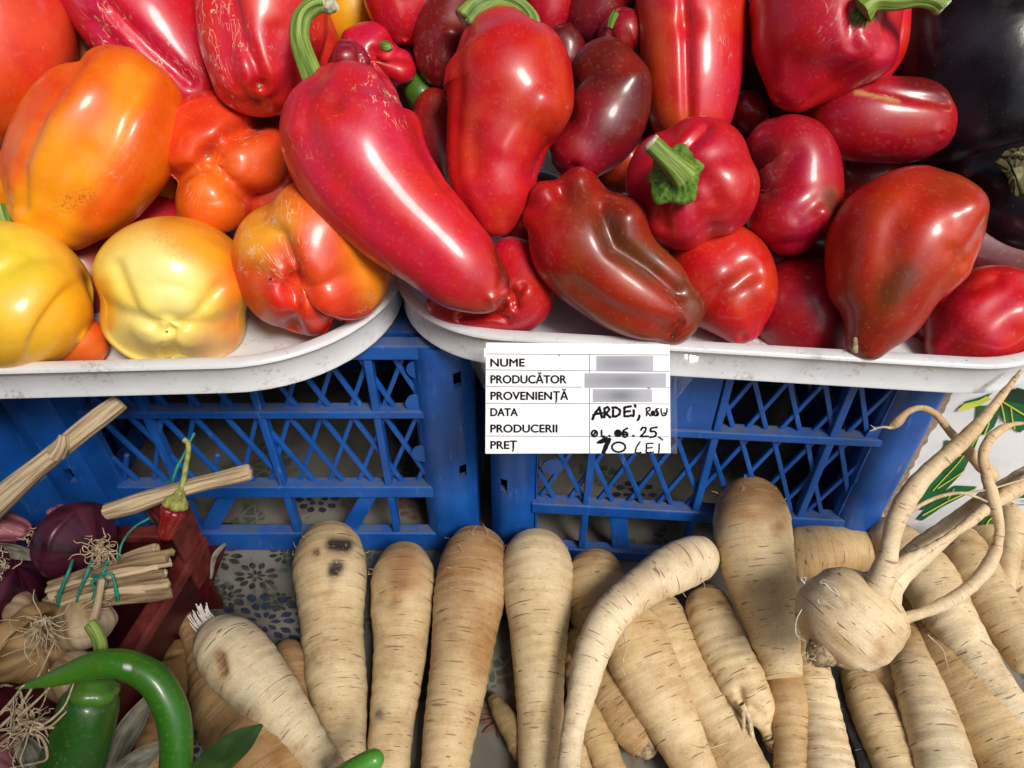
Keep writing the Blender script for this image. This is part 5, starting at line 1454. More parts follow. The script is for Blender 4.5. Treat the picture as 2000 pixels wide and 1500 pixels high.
parsnip("pale parsnip at the right edge below the printed box",
        [(1868, 1045, .052, 30), (1886, 1080, .052, 44), (1940, 1175, .048, 45), (2030, 1310, .044, 42)], col=[(0, PB), (1, PA)], extra=thread(.462, [(1915, 1250, 0), (1945, 1270, 6), (1960, 1290, 0)], .0004, .0002))
parsnip("thin upright parsnip tail in front of the box corner at the right edge",
        [(1952, 985, .085, 15), (1972, 1000, .084, 20), (1976, 1060, .074, 20), (1968, 1110, .066, 18), (1960, 1150, .060, 15)], col=[(0, PA), (1, PA)], nv=100)
parsnip("parsnip end at the right edge under the thin tail",
        [(1900, 1030, .030, 24), (1940, 1060, .030, 34), (2000, 1110, .030, 44), (2060, 1150, .030, 44)], col=[(0, PB), (1, PB)], nv=100)
parsnip("cream parsnip piece at the right edge among the crossed ones",
        [(1940, 1130, .030, 36), (1990, 1165, .030, 48), (2060, 1230, .028, 46)], col=[(0, PA), (1, PC)], nv=100)
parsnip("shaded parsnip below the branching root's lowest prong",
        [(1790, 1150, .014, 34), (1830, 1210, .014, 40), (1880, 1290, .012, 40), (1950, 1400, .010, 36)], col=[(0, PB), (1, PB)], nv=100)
parsnip("small greenish brown root stub between two parsnips on the printed cloth",
        [(960, 1355, .003, 14), (975, 1385, .003, 22), (1005, 1430, .003, 26), (1030, 1480, .002, 22)], col=[(0, (.20, .14, .06)), (1, (.36, .26, .12))], nv=80)
parsnip("small parsnip tail under the straight cream one at the bottom edge",
        [(1105, 1420, .002, 20), (1130, 1480, .002, 26), (1150, 1550, .002, 26)], col=[(0, PB), (1, PB)], nv=80)

# ------------------------------------------------------------------ the round branching root
e = empty("parsley_root", at_depth(1665, 1215, .47))
tag(e, "round pale root with four long curling prongs, lying on top of the parsnips at right", "root vegetable")
D = .470
C, R = kd(D, [(1594, 1278, -4, 82), (1628, 1240, 4, 94), (1664, 1200, 8, 96), (1700, 1158, 6, 84), (1722, 1134, 6, 60)])
swept("root_flesh", M['root'], C, R, parent=e, nu=110, nv=150, cap=(.95, 1.0), pw=2.1, lump=.0016, lfreq=75, seed=901, rings=.0004, col=[(0, (.58, .42, .23)), (.2, PC), (1, (.72, .55, .31))],
      masks=[([(1590, 1230), (1640, 1280)], 40, 1, .7), ([(1715, 1275)], 16, 1, .4)], paints=[([(1590, 1245), (1640, 1285)], 10, (.50, .32, .24), .4)],
      dents=[([(1655, 1165), (1680, 1190)], 8, 2), ([(1620, 1150), (1650, 1180)], 6, 1.5)])
C, R = kd(D, [(1690, 1180, 20, 66), (1716, 1152, 16, 48), (1745, 1124, 10, 33), (1800, 1078, 4, 26), (1860, 1028, 2, 22), (1935, 968, 2, 18), (2010, 925, 0, 15), (2060, 905, 0, 12)])
swept("prong", M['root'], C, R, parent=e, nu=48, nv=170, cap=(.6, .4), lump=.0010, lfreq=95, seed=903, rings=.0002, col=[(0, PC), (1, (.72, .56, .33))])
def prong(Dp, pts, seed, parent=e, nv=130, col=None):
    pts = [(x, y, t, r * .9) for x, y, t, r in pts]
    C, R = kd(Dp, pts)
    return swept("prong", M['root'], C, R, parent=parent, nu=40, nv=nv, cap=(.3, .5), lump=.0008, lfreq=110, seed=seed, rings=.00015, col=col or [(0, PC), (1, (.68, .48, .26))])
prong(D, [(1700, 1170, 40, 34), (1716, 1142, 56, 27), (1733, 1085, 62, 21), (1752, 1012, 62, 19), (1796, 940, 64, 18), (1862, 878, 70, 16), (1918, 822, 78, 14), (1960, 770, 86, 11), (1996, 722, 92, 4)], 911)
prong(D, [(1722, 1134, 40, 24), (1762, 1100, 54, 17), (1820, 1068, 56, 13), (1880, 1030, 52, 12), (1930, 990, 44, 12), (1975, 960, 36, 17), (2030, 925, 30, 18)], 912)
prong(D, [(1742, 1210, 26, 22), (1775, 1206, 46, 17), (1830, 1186, 56, 14), (1890, 1150, 58, 13), (1935, 1098, 56, 13), (1952, 1040, 54, 14), (1942, 985, 54, 13), (1928, 930, 56, 10), (1920, 890, 58, 10), (1932, 860, 60, 8), (1965, 833, 62, 6), (2010, 824, 62, 5)], 913)
prong(.462, [(1738, 836, 0, 5), (1752, 826, 0, 12), (1772, 806, 0, 8), (1796, 797, 0, 8), (1824, 806, 0, 10), (1855, 842, 0, 10), (1900, 890, -4, 11), (1945, 935, -8, 13)], 914, col=[(0, (.42, .28, .15)), (.4, (.5, .35, .2)), (1, (.66, .5, .3))])
for pts, a, b in (
    ([(1770, 1005), (1800, 985), (1840, 968), (1880, 963), (1905, 970), (1928, 980)], .0016, .0007), ([(1880, 963), (1930, 956), (1985, 940), (2010, 932)], .0007, .0005),
    ([(1740, 836), (1725, 834), (1705, 838)], .0010, .0003), ([(1712, 838), (1700, 830)], .0004, .0002), ([(1712, 838), (1698, 842)], .0004, .0002)):
    hairs("rootlet", M['hair'], [([at_depth(x, y, D - .018) for x, y in pts], a, b)], e, nu=6, nv=30)
rgh = np.random.RandomState(4)
ln = []
for pts in ([(1640, 1164), (1620, 1150), (1612, 1140), (1602, 1138), (1608, 1132), (1620, 1136), (1640, 1132)], [(1640, 1164), (1625, 1170), (1605, 1176)], [(1640, 1165), (1630, 1150), (1610, 1146)], [(1632, 1190), (1615, 1180), (1600, 1178), (1598, 1170)], [(1648, 1190), (1635, 1176)],
            [(1566, 1190), (1556, 1210), (1556, 1240), (1572, 1252)], [(1752, 1252), (1746, 1264), (1742, 1274)], [(1572, 1140), (1564, 1130), (1574, 1128), (1570, 1140)], [(1756, 1240), (1758, 1230), (1764, 1226)]):
    ln.append(([at_depth(x, y, D - .034 + abs(x - 1665) * .00020) for x, y in pts], .00045, .00018))
hairs("root_hair", M['hairwhite'], ln, e, nu=4, nv=24)
C, R = kd(D, [(1612, 1262, 40, 34), (1606, 1282, 48, 26), (1610, 1296, 54, 17)])
swept("stem_stub", M['cutend'], C, R, parent=e, nu=28, nv=24, cap=(.2, .3), dimple=(0, .5), lump=.0016, lfreq=240, ridges=(7, .08, 1))
C, R = kd(D, [(1612, 1292, 56, 10), (1614, 1303, 60, 6)])
swept("stem_stub", M['black'], C, R, parent=e, nu=14, nv=10, cap=(.2, .4))
ln = []
for k in range(26):
    a = rgh.uniform(0, 6.28); r = rgh.uniform(12, 40)
    x, y = 1606 + r * math.cos(a) * .9, 1282 + r * math.sin(a) * .55
    ln.append(([at_depth(x, y, D - .019), at_depth(x + rgh.uniform(-8, 8), y + rgh.uniform(-6, 9), D - .022), at_depth(x + rgh.uniform(-14, 14), y + rgh.uniform(-4, 16), D - .023)], .0005, .0002))
hairs("crown_tuft", M['hair'], ln, e, nu=4, nv=7)
# black strap lying between the parsnips
bm = bmesh.new()
pts = [(1606, 1318), (1640, 1390), (1668, 1470), (1684, 1540)]
prev = None
A = [at_z(x, y, .016) for x, y in pts]; B = [at_z(x + 34 - k * 4, y - 6, .016) for k, (x, y) in enumerate(pts)]
for k in range(3):
    c = (A[k] + A[k + 1] + B[k] + B[k + 1]) / 4
    add_box(bm, c, (A[k + 1] - A[k]) / 2 * 1.02, (B[k] - A[k]) / 2, Z3 * (.003 + .0002 * k), .0008)
tag(bm_obj("strap", finish(bm), M['black']), "black plastic strap between parsnips at lower right", "strap")
# ================================================================== PRICE CARD
CD = .4415
def card_pt(px, py, o=0.0):
    return at_plane(px, py, CP, CN) + CN * o
CP = at_depth(1130, 670, CD)
CN = -FW + UP * -.06; CN = CN / np.linalg.norm(CN)
e = empty("price_card", CP)
tag(e, "white printed price card with handwritten red pepper price, taped to the tray rim", "price card")
bm = bmesh.new()
f = [bm.verts.new(card_pt(x, y)) for x, y in ((949, 669), (1308, 673), (1310, 885), (948, 886))]
b = [bm.verts.new(v.co - Vector(CN) * .0007) for v in f]
bm.faces.new(f); bm.faces.new(b[::-1])
for k in range(4): bm.faces.new((f[k], b[k], b[(k + 1) % 4], f[(k + 1) % 4]))
bm_obj("card_sheet", finish(bm), M['paper'], e)
def c8(x, y): return 900 + x / 4.4444, 640 + y / 4.4444
def flat(name, polys, mat, o):
    bm = bmesh.new()
    for pl in polys:
        bm.faces.new([bm.verts.new(card_pt(*c8(x, y), o)) for x, y in pl])
    for fc in bm.faces:
        fc.normal_update()
        if fc.normal @ Vector(CN) < 0: fc.normal_flip()
    return bm_obj(name, bm, mat, e)
def seg(a, b, w):
    a, b = np.array(a, float), np.array(b, float); d = (b - a) / (np.linalg.norm(b - a) + 1e-9); s = np.array([-d[1], d[0]]) * w / 2
    return [tuple(a + s), tuple(b + s), tuple(b - s), tuple(a - s)]
for a, b in (((222, 228), (1810, 237)), ((222, 366), (1810, 380)), ((222, 512), (1050, 516)), ((1790, 518), (1812, 519)), ((222, 655), (1812, 662)), ((220, 940), (1812, 947)), ((1117, 232), (1117, 392)), ((1117, 522), (1117, 1092))):
    flat("ruled_line", [seg(a, b, 4.2)], M['ink'], .0002)
# blurred grey fields in the right column
def greyfield(x0, y0, x1, y1, seed):
    n, m = 24, 8
    V = [card_pt(*c8(x0 + (x1 - x0) * i / n, y0 + (y1 - y0) * j / m), .00025) for j in range(m + 1) for i in range(n + 1)]
    q = [(j * (n + 1) + i, (j + 1) * (n + 1) + i, (j + 1) * (n + 1) + i + 1, j * (n + 1) + i + 1) for j in range(m) for i in range(n)]
    me = np_mesh("grey_field", np.array(V), q)
    rg = np.random.RandomState(seed)
    cc = []
    for j in range(m + 1):
        for i in range(n + 1):
            u, v = i / n, j / m
            k = math.exp(-((u - .42) / .38) ** 2 - ((v - .5) / .55) ** 2) * (.85 + .15 * math.sin(9 * u + seed))
            cc.append([.40 - .26 * k, .405 - .26 * k, .45 - .27 * k, 1])
    at = me.attributes.new("col", 'FLOAT_COLOR', 'POINT'); at.data.foreach_set("color", np.array(cc, np.float32).ravel())
    mesh_obj("grey_field", me, M['greyfield'], e)
m, nt, bs = newmat("grey_smudge_print"); nt.links.new(attr(nt, "col").outputs["Color"], bs.inputs["Base Color"]); bs.inputs["Roughness"].default_value = .5
M['greyfield'] = m
greyfield(1178, 245, 1670, 375, 1); greyfield(1075, 395, 1783, 522, 2); greyfield(1147, 533, 1660, 646, 3)
# printed words
def word(txt, x0, x1, ybase, cap):
    bmw = bmesh.new()
    fc = bpy.data.curves.new("text", 'FONT'); fc.body = txt; fc.size = 1.0
    tmp = bpy.data.objects.new("text", fc); COL.objects.link(tmp)
    dg = bpy.context.evaluated_depsgraph_get()
    me = bpy.data.meshes.new_from_object(tmp.evaluated_get(dg)); bpy.data.objects.remove(tmp); bpy.data.curves.remove(fc)
    n = len(me.vertices); co = np.empty(n * 3, np.float32); me.vertices.foreach_get("co", co); co = co.reshape(-1, 3)
    xmin, xmax = co[:, 0].min(), co[:, 0].max()
    base = me
    for k, (dx, dy) in enumerate(((-3.4, 0), (3.4, 0), (0, -2.6), (0, 2.6))):
        me = base.copy()
        out = np.array([card_pt(*c8(x0 + 2 + dx + (c[0] - xmin) / (xmax - xmin) * (x1 - x0 - 4), ybase + dy - c[1] / .727 * cap), .0002 + .00001 * k) for c in co])
        me.vertices.foreach_set("co", out.astype(np.float32).ravel()); me.update()
        bmw.from_mesh(me)
    me = bpy.data.meshes.new("printed_word"); bmw.to_mesh(me); bmw.free()
    mesh_obj("printed_word", me, M['ink'], e)
for t in (("NUME", 257, 555, 336, 70), ("PRODUCĂTOR", 258, 917, 482, 72), ("PROVENIENȚĂ", 258, 932, 625, 72), ("DATA", 257, 495, 766, 70), ("PRODUCERII", 257, 838, 908, 70), ("PREȚ", 257, 487, 1051, 70)):
    word(*t)
# handwriting: felt pen strokes
def stroke(pts, w, closed=False):
    P = catmull(np.array(pts, float), max(8, 7 * len(pts)))
    T = np.gradient(P, axis=0); T /= np.linalg.norm(T, axis=1)[:, None] + 1e-9
    Nn = np.column_stack([-T[:, 1], T[:, 0]])
    k = np.arange(len(P)); ww = w * (1 + .13 * np.sin(k * .7 + pts[0][0]))[:, None] / 2
    L, Rr = P + Nn * ww, P - Nn * ww
    out = [[tuple(L[i]), tuple(L[i + 1]), tuple(Rr[i + 1]), tuple(Rr[i])] for i in range(len(P) - 1)]
    for c in (P[0], P[-1]):
        out.append([(c[0] + w / 2 * math.cos(a), c[1] + w / 2 * math.sin(a)) for a in np.linspace(0, 2 * math.pi, 10, endpoint=False)])
    return out
def ell(cx, cy, rx, ry, a0=0, a1=360, n=14): return [(cx + rx * math.cos(R_(a)), cy + ry * math.sin(R_(a))) for a in np.linspace(a0, a1, n)]
def pen(groups, w):
    for g in groups:
        polys = []; 
        for s in g: polys += stroke(s, w)
        bm = bmesh.new(); k = 0
        for pl in polys:
            k += 1
            try: fc = bm.faces.new([bm.verts.new(card_pt(*c8(x, y), .0003 + .0000012 * k)) for x, y in pl])
            except ValueError: continue
            fc.normal_update()
            if fc.normal @ Vector(CN) < 0: fc.normal_flip()
        bm_obj("handwritten_mark", bm, M['marker'], e)
pen([[[(1143, 795), (1165, 745), (1205, 690)], [(1203, 690), (1212, 730), (1225, 780)], [(1150, 758), (1190, 746), (1226, 742)], [(1143, 795), (1150, 785)]],
     [[(1247, 705), (1248, 740), (1246, 778)], [(1245, 703), (1272, 690), (1287, 705), (1272, 732), (1250, 742)], [(1252, 742), (1275, 758), (1297, 778)]],
     [[(1322, 698), (1322, 735), (1321, 770)], [(1316, 692), (1350, 694), (1382, 720), (1376, 750), (1350, 768), (1320, 772)]],
     [[(1420, 692), (1420, 730), (1421, 768)], [(1421, 768), (1450, 768), (1480, 762)], [(1420, 692), (1450, 686), (1476, 682)], [(1420, 730), (1445, 727), (1468, 723)]],
     [[(1500, 716), (1502, 745), (1497, 768)], [(1512, 672), (1516, 686)]], [[(1550, 762), (1548, 780), (1536, 802)]]], 21)
pen([[[(1610, 702), (1614, 735), (1612, 764)], [(1608, 700), (1636, 692), (1642, 712), (1616, 732)], [(1618, 732), (1632, 748), (1648, 766)]], [ell(1668, 742, 14, 18), ell(1668, 742, 7, 9)],
     [[(1714, 702), (1694, 708), (1696, 730), (1716, 742), (1708, 762), (1684, 764)], [(1700, 712), (1708, 740), (1696, 756)]], [[(1738, 704), (1742, 740), (1756, 764), (1778, 756), (1788, 728), (1790, 702)], [(1760, 740), (1776, 744)]]], 13)
pen([[ell(1160, 918, 24, 26), [(1152, 930), (1172, 902)]], [[(1222, 892), (1222, 920), (1226, 946), (1246, 942)]], [[(1286, 936), (1294, 942)]], [ell(1364, 916, 25, 26), ell(1364, 916, 12, 13), [(1350, 926), (1380, 906)]],
     [[(1446, 872), (1416, 890), (1404, 922), (1416, 948), (1442, 942), (1446, 918), (1426, 906), (1408, 918)], [(1412, 930), (1440, 926)]], [[(1494, 936), (1502, 940)]],
     [[(1562, 888), (1580, 866), (1606, 872), (1598, 902), (1562, 942)], [(1562, 944), (1595, 944), (1625, 942)]], [[(1702, 864), (1675, 868), (1652, 872)], [(1652, 872), (1646, 900), (1682, 900), (1696, 926), (1676, 946), (1640, 950)]]], 17)
pen([[[(1186, 998), (1225, 972), (1268, 950)], [(1196, 1000), (1240, 978), (1290, 962)], [(1212, 1000), (1262, 986)], [(1290, 962), (1262, 1030), (1238, 1090)], [(1276, 966), (1252, 1020), (1230, 1084)], [(1300, 966), (1268, 1040), (1246, 1088)]], [ell(1370, 1036, 58, 42, -60, 310, 18)]], 17)
pen([[[(1556, 990), (1524, 1040), (1514, 1080)], [(1514, 1082), (1540, 1086), (1562, 1082)]], [[(1612, 1006), (1612, 1045), (1608, 1082)], [(1612, 1006), (1640, 1003), (1668, 1003)], [(1612, 1044), (1640, 1042), (1660, 1040)], [(1608, 1082), (1640, 1082), (1672, 1080)]],
     [[(1722, 1008), (1722, 1045), (1718, 1082)], [(1716, 948), (1732, 958), (1750, 974)]]], 13)
pen([[[(1625, 526), (1640, 524)]], [[(850, 240), (856, 242)]]], 8)
# clear tape flaps and sleeve edge
def tape(polys, name="clear_tape", lift=.0012):
    bm = bmesh.new()
    rg = random.Random(3)
    for pl in polys:
        c = np.mean(pl, 0)
        vs = [bm.verts.new(card_pt(x, y, lift + rg.uniform(-.0004, .0010))) for x, y in pl]
        cv = bm.verts.new(card_pt(*c, lift + .0022))
        for k in range(len(vs)): bm.faces.new((vs[k], vs[(k + 1) % len(vs)], cv))
    bmesh.ops.recalc_face_normals(bm, faces=bm.faces)
    return bm_obj(name, bm, M['clear'], e, smooth=True)
tape([[(908, 676), (928, 678), (949, 680), (949, 720), (949, 764), (938, 745), (920, 710)]])
tape([[(1322, 690), (1345, 692), (1370, 698), (1364, 718), (1348, 745), (1322, 778)]])
tape([[(1308, 674), (1321, 676), (1322, 886), (1309, 885)]], "sleeve_edge", .0006)

# ================================================================== RED CRATE CONTENTS
def body(name, mat, C, R, parent=None, **kw):
    return swept(name, M[mat], C, R, parent=parent, **kw)
def tuft(C0, dirv, n, ln, spread, seed, mat, parent, r=.0005, name="root_tuft", curl=.5):
    rg = np.random.RandomState(seed); lines = []
    dirv = np.asarray(dirv, float); dirv /= np.linalg.norm(dirv)
    for _ in range(n):
        a = C0 + rg.normal(size=3) * spread * .35
        d = dirv + rg.normal(size=3) * .8; d /= np.linalg.norm(d)
        l = ln * rg.uniform(.5, 1.2); pts = [a]; p = a
        for k in range(4):
            d = d + rg.normal(size=3) * curl; d /= np.linalg.norm(d); p = p + d * l / 4; pts.append(p)
        lines.append((pts, r, r * .45))
    return hairs(name, M[mat], lines, parent, nu=4, nv=11)
TW = -FW
# onions
def onion(label, D, knots, tufts=None, neck=None, seed=1, mat='onion', tuftmat='hair'):
    C, R = kd(D, knots)
    e = empty("red_onion", C.mean(0)); tag(e, label, "onion", "red onions in the red crate")
    body("bulb", mat, C, R, e, nu=72, nv=72, cap=(1, 1), pw=2.05, ridges=(7, .006, 1), lump=.0007, lfreq=60, seed=seed)
    if neck:
        C2, R2 = kd(D, neck); body("neck", 'onionpink', C2, R2, e, nu=28, nv=30, cap=(.2, .3), ridges=(6, .10, 1), lump=.0008, lfreq=260, seed=seed + 1)
    if tufts:
        px, py, tw, n, ln = tufts
        tuft(at_depth(px, py, D - tw * D / FPX), TW * .6 - UP * .3 + RT * .3, n, ln, .010, seed, tuftmat, e, curl=.8)
    return e
onion("glossy red onion with a dry root tuft, beside the red crate post", .500, [(110, 1038, -20, 50), (138, 1052, 0, 78), (165, 1065, 10, 80), (190, 1074, 22, 56)], (196, 1074, 66, 70, .013), [(128, 1012, -10, 22), (114, 1002, -6, 15), (106, 990, -4, 14)], 21)
onion("red onion cut by the left edge, lower of the onions", .495, [(-20, 1140, -10, 60), (10, 1120, 0, 82), (30, 1105, 10, 70)], (6, 1100, 60, 30, .010), None, 24)
onion("pinkish onion neck stub with frayed tip at the left edge", .505, [(-70, 1020, 0, 50), (-30, 1026, 0, 52), (0, 1030, 0, 40)], (50, 1044, 6, 26, .010), [(-20, 1030, 6, 30), (10, 1030, 8, 27), (42, 1036, 8, 20), (56, 1042, 8, 13)], 27)
onion("small purple onion at the bottom left corner with a tangle of roots", .440, [(-40, 1480, 0, 50), (-5, 1490, 6, 52), (25, 1500, 8, 36)], (45, 1405, 40, 1, .02), None, 30, 'onionpink')
onion("dark red onion with torn skin at the left edge above the root tangle", .470, [(-60, 1300, 0, 60), (-20, 1310, 4, 62), (15, 1320, 6, 45)], None, None, 33)
# garlic
def garlic(label, D, knots, mat, seed, tf=None, stem=None, lob=6):
    C, R = kd(D, knots)
    e = empty("garlic_bulb", C.mean(0)); tag(e, label, "garlic", "garlic bulbs in the red crate")
    body("bulb", mat, C, R, e, nu=96, nv=80, cap=(1, 1), pw=2.05, lobes=dict(ang=[k * 360 / lob + 20 for k in range(lob)], d=.10, w=.18, a=(.7, 1, .7)), lump=.0008, lfreq=80, seed=seed, dimple=(0, .2))
    if stem:
        C2, R2 = kd(D, stem); body("dry_neck", 'stalk', C2, R2, e, nu=20, nv=40, cap=(.2, .3), ridges=(4, .12, 1), lump=.0005, lfreq=200, seed=seed)
    if tf:
        px, py, tw, n, ln, dv = tf
        tuft(at_depth(px, py, D - tw * D / FPX), dv, n, ln, .006, seed, 'hair', e, r=.0005)
    return e
garlic("dirty brown garlic bulb with a spread of dry roots, left of the green chillies", .470, [(30, 1230, -20, 50), (55, 1252, 0, 84), (75, 1268, 10, 78), (86, 1270, 22, 46)], 'garlicdirt', 41, (84, 1212, 72, 44, .026, TW * .4 - UP * .9 + RT * .1))
garlic("pale garlic bulb with a thin dry stem, in the middle of the red crate", .482, [(150, 1160, -10, 30), (160, 1200, 0, 52), (170, 1235, 6, 58), (178, 1262, 4, 40)], 'garlic', 44, (190, 1180, 40, 10, .016, RT), [(182, 1210, 60, 9), (190, 1180, 60, 8), (198, 1130, 58, 7)])
garlic("white garlic clove top behind the dirty bulb", .492, [(20, 1195, 0, 30), (45, 1198, 4, 42), (72, 1200, 0, 34)], 'garlic', 47)
garlic("garlic bulb half under the curved green chilli", .478, [(110, 1300, -6, 40), (145, 1325, 2, 55), (150, 1370, 2, 48)], 'garlic', 50)
# root tangle at lower left
e = empty("root_tangle", at_depth(60, 1400, .43)); tag(e, "tangle of dry tan roots spilling over the lower left corner", "roots")
LL = [[(0, 1420), (35, 1385), (70, 1330), (108, 1250)], [(0, 1395), (30, 1360), (45, 1340), (60, 1335), (100, 1342)], [(40, 1395), (70, 1370), (95, 1345)], [(60, 1425), (100, 1405), (125, 1380), (145, 1332)], [(60, 1425), (95, 1420), (130, 1390)], [(50, 1430), (80, 1440), (92, 1480), (70, 1490), (20, 1500)],
      [(0, 1340), (10, 1338), (24, 1340)], [(45, 1395), (30, 1385), (0, 1390)], [(20, 1430), (50, 1410), (80, 1415), (95, 1440)], [(95, 1345), (100, 1325), (95, 1308)], [(70, 1420), (110, 1420), (116, 1414)], [(40, 1400), (44, 1370), (40, 1350)]]
hairs("root_strand", M['hair'], [([at_depth(x, y, .425 + .004 * math.sin(x * .2 + k)) for x, y in l], .0011, .0005) for k, l in enumerate(LL)], e, nu=5, nv=30)
tuft(at_depth(50, 1420, .428), TW * .2 - RT * .1 + UP * .2, 60, .022, .010, 77, 'hair', e, r=.0006, name="root_strand", curl=.7)
# dry stalks
def stalk(label, D, knots, seed, extra=None, **kw):
    C, R = kd(D, knots)
    e = empty("dry_stalk", C.mean(0)); tag(e, label, "stalk", "dry garlic stalks")
    body("stalk_stem", 'stalk', C, R, e, nu=36, nv=90, cap=(.15, .12), pw=3, ridges=(4, .09, seed), lump=.0007, lfreq=120, seed=seed, **kw)
    if extra:
        for nm, mt, kn in extra:
            C2, R2 = kd(D, kn); body(nm, mt, C2, R2, e, nu=20, nv=30, cap=(.2, .15), ridges=(3, .2, seed), lump=.0006, lfreq=200, seed=seed + 2)
    return e
stalk("long dry stalk slanting up across the blue crate at upper left of the onions", .478, [(-40, 1020, 0, 21), (20, 960, 0, 20), (110, 885, 0, 19), (170, 835, 0, 19), (236, 784, -14, 16)], 61, [("leaf_stub", 'stalk', [(108, 890, 14, 18), (122, 868, 20, 14), (124, 850, 22, 7)])])
stalk("dry stalk with a clean cut end lying level across the crate lattice", .500, [(205, 1000, 0, 14), (280, 978, 0, 15), (380, 948, 4, 15), (488, 921, 8, 13)], 64)
stalk("piece of broken dry stalk behind the tied bundle", .492, [(215, 1100, 0, 8), (260, 1085, 0, 10), (306, 1072, 4, 9)], 67)
e = empty("stalk_bundle", at_depth(220, 1140, .478)); tag(e, "bundle of split dry stalks tied with green twine in the red crate", "stalk bundle")
rg = random.Random(8)
for k in range(17):
    dy = -34 + k * 4.4
    y0, y1 = 1160 + dy * .8, 1118 + dy * 1.15
    C, R = kd(.478, [(100 + rg.uniform(-14, 14), y0 + 8, rg.uniform(-10, 10), rg.uniform(4, 9)), (200, (y0 + y1) / 2 + rg.uniform(-4, 4), rg.uniform(4, 18), rg.uniform(5, 10)), (330 + rg.uniform(-34, 12), y1 + rg.uniform(-5, 5), rg.uniform(-6, 12), 9)])
    body("stalk_strand", rg.choice(['stalk', 'stalkdark']), C, R, e, nu=14, nv=50, cap=(.1, .1), ridges=(3, .2, k), lump=.0006, lfreq=150, seed=100 + k)
def twine(label, D, pts, r, parent=None):
    C, R = kd(D, [(x, y, t, r) for x, y, t in pts])
    return body("twine_loop" if parent else "twine", 'twine', C, R, parent, nu=12, nv=80, cap=(.2, .2), lump=.0002, lfreq=300, seed=7, **({}))
for x in (128, 165, 196):
    twine("", .478, [(x - 12, 1192, 4, ), (x - 14, 1170, 22), (x - 4, 1140, 30), (x + 8, 1112, 24), (x + 14, 1094, 6)], 3.2, e)
twine("", .478, [(180, 1125, 32), (200, 1128, 40), (208, 1140, 38), (190, 1150, 40), (180, 1138, 36), (215, 1120, 34), (228, 1160, 26), (232, 1180, 10)], 3.2, e)
o = twine("", .488, [(228, 1115, 10), (232, 1085, 6), (240, 1058, 0), (262, 1030, -2), (292, 1012, -8)], 2.4); tag(o, "green twine running from the bundle to the red post", "twine")
o = twine("", .520, [(334, 950, 0), (345, 915, 0), (358, 890, -4), (380, 845, -14)], 3.0); tag(o, "thin teal twine behind the dried chilli stem", "twine")
# dried red chilli standing in the post
e = empty("dried_chili", at_depth(330, 1000, .47)); tag(e, "dried red chilli with a long pale green stem stuck in the red post", "chilli")
C, R = kd(.496, [(342, 990, 0, 21), (334, 1008, 0, 23), (326, 1030, 0, 20), (318, 1056, 0, 12)])
body("flesh", 'pepper', C, R, e, nu=60, nv=60, cap=(.5, .8), col=[(0, srgb(120, 14, 20)), (1, srgb(110, 10, 16))], ridges=(6, .07, 1), lump=.0012, lfreq=260, seed=5)
C, R = kd(.496, [(340, 994, 2, 24), (344, 980, 4, 23), (350, 966, 4, 12), (354, 956, 4, 7)])
body("calyx", 'calyxpale', C, R, e, nu=40, nv=40, cap=(.5, .3), ridges=(6, .06, 1), lump=.0006, lfreq=260, seed=6) if False else None
M['calyxpale'] = mat_simple("pale_green_calyx", (0.16, 0.18, 0.03), (0.34, 0.34, 0.09), 260.0, 0.6, 0.6, 0.001)
body("calyx", 'calyxpale', C, R, e, nu=40, nv=40, cap=(.5, .3), ridges=(6, .06, 1), lump=.0006, lfreq=260, seed=6)
C, R = kd(.496, [(350, 972, 4, 8), (357, 945, 4, 6), (364, 905, 4, 5.2), (368, 880, 4, 5), (366, 864, 4, 5.2), (358, 858, 4, 6)])
body("stem", 'calyxpale', C, R, e, nu=14, nv=50, cap=(.2, .3), seed=4)
# green chillies
def chili(label, D, knots, col, stem=None, calyx=None, **kw):
    C, R = kd(D, knots)
    e = empty("green_chili", C.mean(0)); tag(e, label, "chilli", "green chillies")
    body("flesh", 'chili', C, R, e, nu=56, nv=150, col=col, lump=.0010, lfreq=62, **kw)
    if stem:
        C2, R2 = kd(D, stem); body("stem", 'stem', C2, R2, e, nu=20, nv=40, cap=(.12, .3), pw=3, ridges=(5, .05, 1), seed=3)
    if calyx:
        C2, R2 = kd(D, calyx); body("calyx", 'chili', C2, R2, e, nu=36, nv=24, cap=(.3, .45), ridges=(5, .04, 1), col=[(0, srgb(60, 110, 24)), (1, srgb(74, 120, 34))], seed=9)
    return e
G1, G2 = srgb(44, 104, 10), srgb(72, 130, 22)
chili("curved glossy green chilli arching over the red crate rim", .425, [(28, 1345, 0, 6), (70, 1335, 4, 13), (130, 1317, 8, 19), (190, 1298, 12, 23), (245, 1298, 14, 26), (298, 1326, 14, 29), (334, 1385, 12, 31), (345, 1450, 10, 31), (338, 1560, 6, 30)], [(0, srgb(70, 120, 30)), (.2, G2), (.5, G1), (1, G1)], cap=(1, .3), seed=71, masks=[([(248, 1304)], 4, 0, .8)],
      paints=[([(245, 1303), (252, 1304)], 4, (.7, .72, .7), .9)])
chili("fat dark green chilli hanging beneath the curved one", .440, [(180, 1330, 0, 40), (172, 1370, 0, 54), (158, 1430, 0, 58), (142, 1490, 0, 60), (125, 1570, 0, 56)], [(0, srgb(34, 88, 14)), (1, srgb(26, 76, 10))], stem=[(196, 1310, 10, 16), (198, 1280, 14, 13), (194, 1250, 18, 13), (182, 1226, 22, 13), (174, 1216, 22, 12)], calyx=[(192, 1318, 4, 20), (187, 1334, 5, 36), (184, 1350, 5, 48), (182, 1362, 2, 50)], seed=74, cap=(1, .5))
